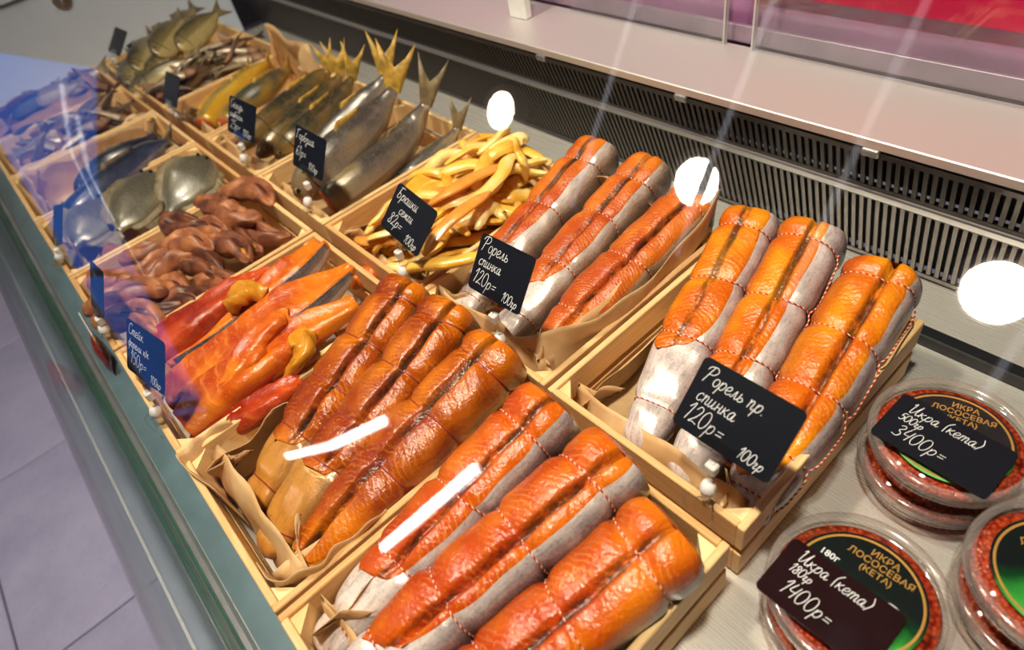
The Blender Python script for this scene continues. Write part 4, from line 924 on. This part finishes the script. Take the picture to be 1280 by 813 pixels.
price_tag('dark price card reading 61 over the pink salmon head', (-1.106, .341, .186), (.996, .069, -.058), (.016, .494, .869), [('Горбуша', .05, .70, .24, -.02), ('61р=', .08, .30, .26, -.02), ('100гр', .52, .10, .18, -.02)])
price_tag('dark price card in front of the herring', (-1.40, .331, .176), (.988, .131, -.082), (.003, .516, .856), [('Сельдь', .06, .72, .24, -.02), ('слабосол.', .05, .46, .19, -.02), ('25р=', .10, .14, .25, -.02), ('100гр', .58, .08, .18, -.02)])
FADED = m_plain('faint_chalk_ink', srgb(96, 118, 148), .7, var=.1)
price_tag('blurred blank-looking price card before the small dried fish', (-1.804, .305, .157), (.998, .044, .042), (-.06, .601, .796), None)
price_tag('far dark price card at the dried bream corner', (-2.336, .329, .173), (.998, .062, -.011), (-.038, .737, .674), None)
price_tag('blue-black price card reading 150 at the red trimmings', (-.824, -.072, .186), (.981, .194, -.011), (-.095, .53, .842), [('Стейк', .06, .74, .22, -.02), ('форели х/к', .05, .50, .18, -.02), ('150р=', .10, .18, .25, -.02), ('100гр', .64, .06, .16, -.02)], rim_y=-.091)
price_tag('dark price card at the brown smoked necks, turned to the glass', (-1.088, -.079, .163), (.978, .064, .2), (-.201, .548, .811), [('Форель', .06, .72, .22, -.02), ('60р=', .1, .2, .25, -.02)], rim_y=-.091, ink=FADED)
price_tag('dark price card seen nearly edge-on at the flounders', (-1.406, -.077, .150), (.929, .169, .33), (-.365, .579, .729), None, rim_y=-.091)

# ------------------------------------------------------------------ red packet reflection, added as a solid packet by the front glass
pk = thing('reflected_packet', 'small red packet with a yellow and white top, standing in for a reflection in the front glass', 'packet', (-1.19, -.130, .003))
def packet():
    mb = MB(); V = []; UV = []; n = 9; h = .075
    for j in range(n):
        for i in range(n):
            u, v = i / (n - 1) * 2 - 1, j / (n - 1); V.append((u * .045, .010 * (1 - u * u) * math.sin(pi * min(1, v * 1.1)) , v * h)); UV.append((u, v))
    for j in range(n):
        for i in range(n): q = V[j * n + i]; V.append((q[0], -q[1] - .001, q[2])); UV.append(UV[j * n + i])
    Fc = [(j * n + i, j * n + i + 1, (j + 1) * n + i + 1, (j + 1) * n + i) for j in range(n - 1) for i in range(n - 1)]; m_ = n * n
    Fc += [tuple(m_ + q for q in f[::-1]) for f in Fc]; mb.add(V, Fc, UV); return mb
o = obj('pouch', packet(), m_plain('red_packet_film', srgb(196, 22, 34), .25, coat=.4), pk); o.rotation_euler = (-.18, 0, 0)
for nm, z, c in (('yellow_band', .078, srgb(236, 166, 30)), ('white_seal', .090, srgb(224, 224, 230))):
    o = boxobj(nm, (0, .016 if z > .08 else .0135, z), (.045, .0012, .0055), m_plain(nm + '_film', c, .3), pk, 0, .0008)

# ------------------------------------------------------------------ caviar tubs
def m_roe():
    n = NT('salmon_roe'); oc = n.objc(); d = n.voro(oc, 210.0); a = n.noise(oc, 30, 3)
    c = n.ramp(d, [(.0, srgb(226, 112, 60)), (.45, srgb(190, 62, 26)), (.9, srgb(104, 22, 10))]); c = n.mix(n.math('MULTIPLY', n.step(a, .5, .7), .4), c, srgb(214, 120, 84))
    n.set(color=c, rough=.16, coat=.6, coatr=.05); n.bump(n.math('SUBTRACT', 1.0, d), .8, .003); return n.mat
ROE = m_roe(); LID = m_clear('tub_plastic', (.95, .92, .90), .05, .05); RIM = m_clear('tub_rim_plastic', (.92, .87, .84), .12, .05, .13)
GOLD = m_plain('gold_print', srgb(232, 178, 92), .3, .5, var=.1)
def m_label():
    n = NT('tub_label_print'); u, v, _ = n.sep(n.uv()); nz = n.noise(n.objc(), 28, 3)
    g = n.math('ADD', n.math('MULTIPLY', v, -1.0), n.math('MULTIPLY', n.math('SUBTRACT', nz, .5), .5))
    c = n.ramp(n.math('ADD', n.math('MULTIPLY', g, .5), .5), [(.38, (.006, .010, .010)), (.50, srgb(12, 60, 30)), (.66, srgb(52, 156, 60)), (.9, srgb(120, 200, 110))])
    n.set(color=c, rough=.25, coat=.3); return n.mat
LABEL = m_label()
LR = .083
def text_mesh(body, size):
    cu = bpy.data.curves.new('print', 'FONT'); cu.body = body; cu.size = size; cu.align_x = 'CENTER'; cu.align_y = 'CENTER'; cu.resolution_u = 3; cu.offset = size * .012
    ob = bpy.data.objects.new('print', cu); COL.objects.link(ob); bpy.context.view_layer.update()
    me = bpy.data.meshes.new_from_object(ob.evaluated_get(bpy.context.evaluated_depsgraph_get())); bpy.data.objects.remove(ob); bpy.data.curves.remove(cu); return me
TXT = {}
def tub(loc, label, rot, labelled, weight=None):
    t = thing('caviar_tub', label, 'tub', loc, 'stacked tubs of salmon caviar'); t.rotation_euler.z = rot
    mb = MB(); lathe(mb, [(.0005, .001), (.064, .001), (.067, .004), (.0765, .040), (.080, .041), (.0805, .045)], n=64); obj('body', mb, LID, t)
    mb = MB(); lathe(mb, [(.0005, .003), (.0625, .003), (.0655, .006), (.0735, .036), (.071, .0395), (.0005, .0405)], n=64); obj('caviar', mb, ROE, t)
    mb = MB(); lathe(mb, [(.0005, .0455), (.066, .0455), (.0705, .0462), (.0725, .0495)], n=64); ld = obj('lid', mb, LID, t)
    mb = MB(); lathe(mb, [(.0725, .0495), (.0745, .0512), (.0790, .0512), (.0815, .0490), (.0825, .0420), (.0815, .0400), (.0800, .0400)], n=64); obj('lid_rim', mb, RIM, ld)
    mb = MB(); lathe(mb, [(.0775, .030), (.0795, .031), (.0795, .033), (.0775, .034)], n=64); obj('rib', mb, RIM, t)
    if labelled:
        mb = MB(); n = 48; R_ = .061
        V = [(0, 0, .0460)]; UV = [(0, 0)]
        for k in range(n): a = 2 * pi * k / n; V.append((R_ * math.cos(a), R_ * math.sin(a), .0460)); UV.append((math.cos(a), math.sin(a)))
        mb.add(V, [(0, k + 1, (k + 1) % n + 1) for k in range(n)], UV); lb = obj('label', mb, LABEL, t)
        mb = MB(); lathe(mb, [(.0560, .0462), (.0572, .0464), (.0584, .0462)], n=64); obj('gold_ring', mb, GOLD, lb)
        for i, (tx, y, sz) in enumerate((('ИКРА', .0455, .0102), ('ЛОСОСЕВАЯ', .0355, .0102), ('(КЕТА)', .0255, .0096))):
            if tx not in TXT: TXT[tx] = text_mesh(tx, sz); TXT[tx].materials.append(GOLD)
            o = obj('printed_text', TXT[tx], None, lb); o.location = (.005, y, .0464)
        # print ornament: white arc with a fish tail at the right
        mb = MB(); pts = [(.030 + .013 * math.cos(a), -.004 + .013 * math.sin(a), .0464) for a in np.linspace(-.6, 2.4, 18)]; tube(mb, pts, .0007, 5); obj('printed_arc', mb, INK, lb)
        mb = MB(); lathe(mb, [(.0003, .0466), (.004, .0466)], c=(.034, -.010, 0), n=14); lathe(mb, [(.0003, .0466), (.003, .0466)], c=(.040, -.007, 0), n=12); obj('printed_fish', mb, INK, lb)
        if weight:
            if weight not in TXT: TXT[weight] = text_mesh(weight, .010); TXT[weight].materials.append(INK)
            o = obj('printed_weight', TXT[weight], None, lb); o.location = (-.036, .016, .0464)
            for k in range(7):
                mb = MB(); c = (-.014 + .005 * (k % 3), .003 - .005 * (k // 3), .0466); lathe(mb, [(.0026, 0), (.0018, .0008), (.0003, .001)], c=c, n=10); obj('printed_roe', mb, m_roe_print, lb)
    return t
m_roe_print = m_plain('printed_roe_orange', srgb(232, 128, 40), .3, var=.2, scale=120)
LZ = .104
c1 = A(1190, 543, LZ); c2 = A(1072, 737, LZ); c3 = A(1338, 722, LZ)
ang = lambda p, q: math.atan2(*(A(*q, LZ) - A(*p, LZ))[1::-1])
r1 = ang((1185, 497), (1221, 509)); r2 = ang((1085, 679), (1116, 699))
tub((c1[0] - .002, c1[1] + .002, .002), 'lower caviar tub under the rear labelled tub', .4, False); tub((c1[0], c1[1], .0535), 'rear caviar tub with a green label under the 3400 card', r1, True)
tub((c2[0] - .002, c2[1] + .001, .002), 'lower caviar tub under the front labelled tub', .2, False); tub((c2[0], c2[1], .0535), 'front caviar tub with 180 gram label under the 1400 card', r2, True, '180г')
tub((c3[0] + .002, c3[1] + .002, .002), 'lower caviar tub at the right edge', .1, False); tub((c3[0], c3[1], .0535), 'upper caviar tub cut by the right edge', .7, True)
def lying_card(label, corners, z, lines, mat):
    q = [A(px, py, z) for px, py in corners]; tl, tr, br, bl = q; e1 = unit(tr - tl); wd = (np.linalg.norm(tr - tl) + np.linalg.norm(br - bl)) / 2; ht = (np.linalg.norm(tl - bl) + np.linalg.norm(tr - br)) / 2
    e3 = np.array([0, 0, 1.0]); e2 = np.cross(e3, e1); c = (bl + br) / 2; b = (sum(q) / 4) - e2 * ht / 2
    o = obj('price_card', card_mesh(wd, ht).mesh('price_card', False), mat); o.matrix_world = Matrix([[e1[i], e2[i], e3[i], b[i]] for i in range(3)] + [[0, 0, 0, 1]])
    mb = MB()
    for tx, x, y, h, dr in lines: write(mb, tx, x * wd - wd / 2, y * ht, h * ht, drop=dr, width=.0008)
    obj('handwriting', mb.mesh('handwriting', False), INK, o); return tag(o, label, 'price card', 'black price cards lying on the tubs')
ZC = .1065
lying_card('black price card reading 3400 on the rear caviar tub', [(1133, 493), (1279, 571), (1229, 623), (1083, 539)], ZC, [('Икра (кета)', .12, .70, .22, .0), ('500гр', .10, .50, .15, 0), ('3400р=', .14, .18, .25, 0)], CARD)
MAROON = m_plain('glossy_maroon_card', (.020, .007, .009), .12, var=.1, spec=.8)
lying_card('dark maroon price card reading 1400 on the front caviar tub', [(997, 674), (1139, 775), (1086, 838), (935, 735)], ZC, [('Икра (кета)', .12, .72, .22, 0), ('180гр', .12, .52, .15, 0), ('1400р=', .16, .18, .25, 0)], MAROON)
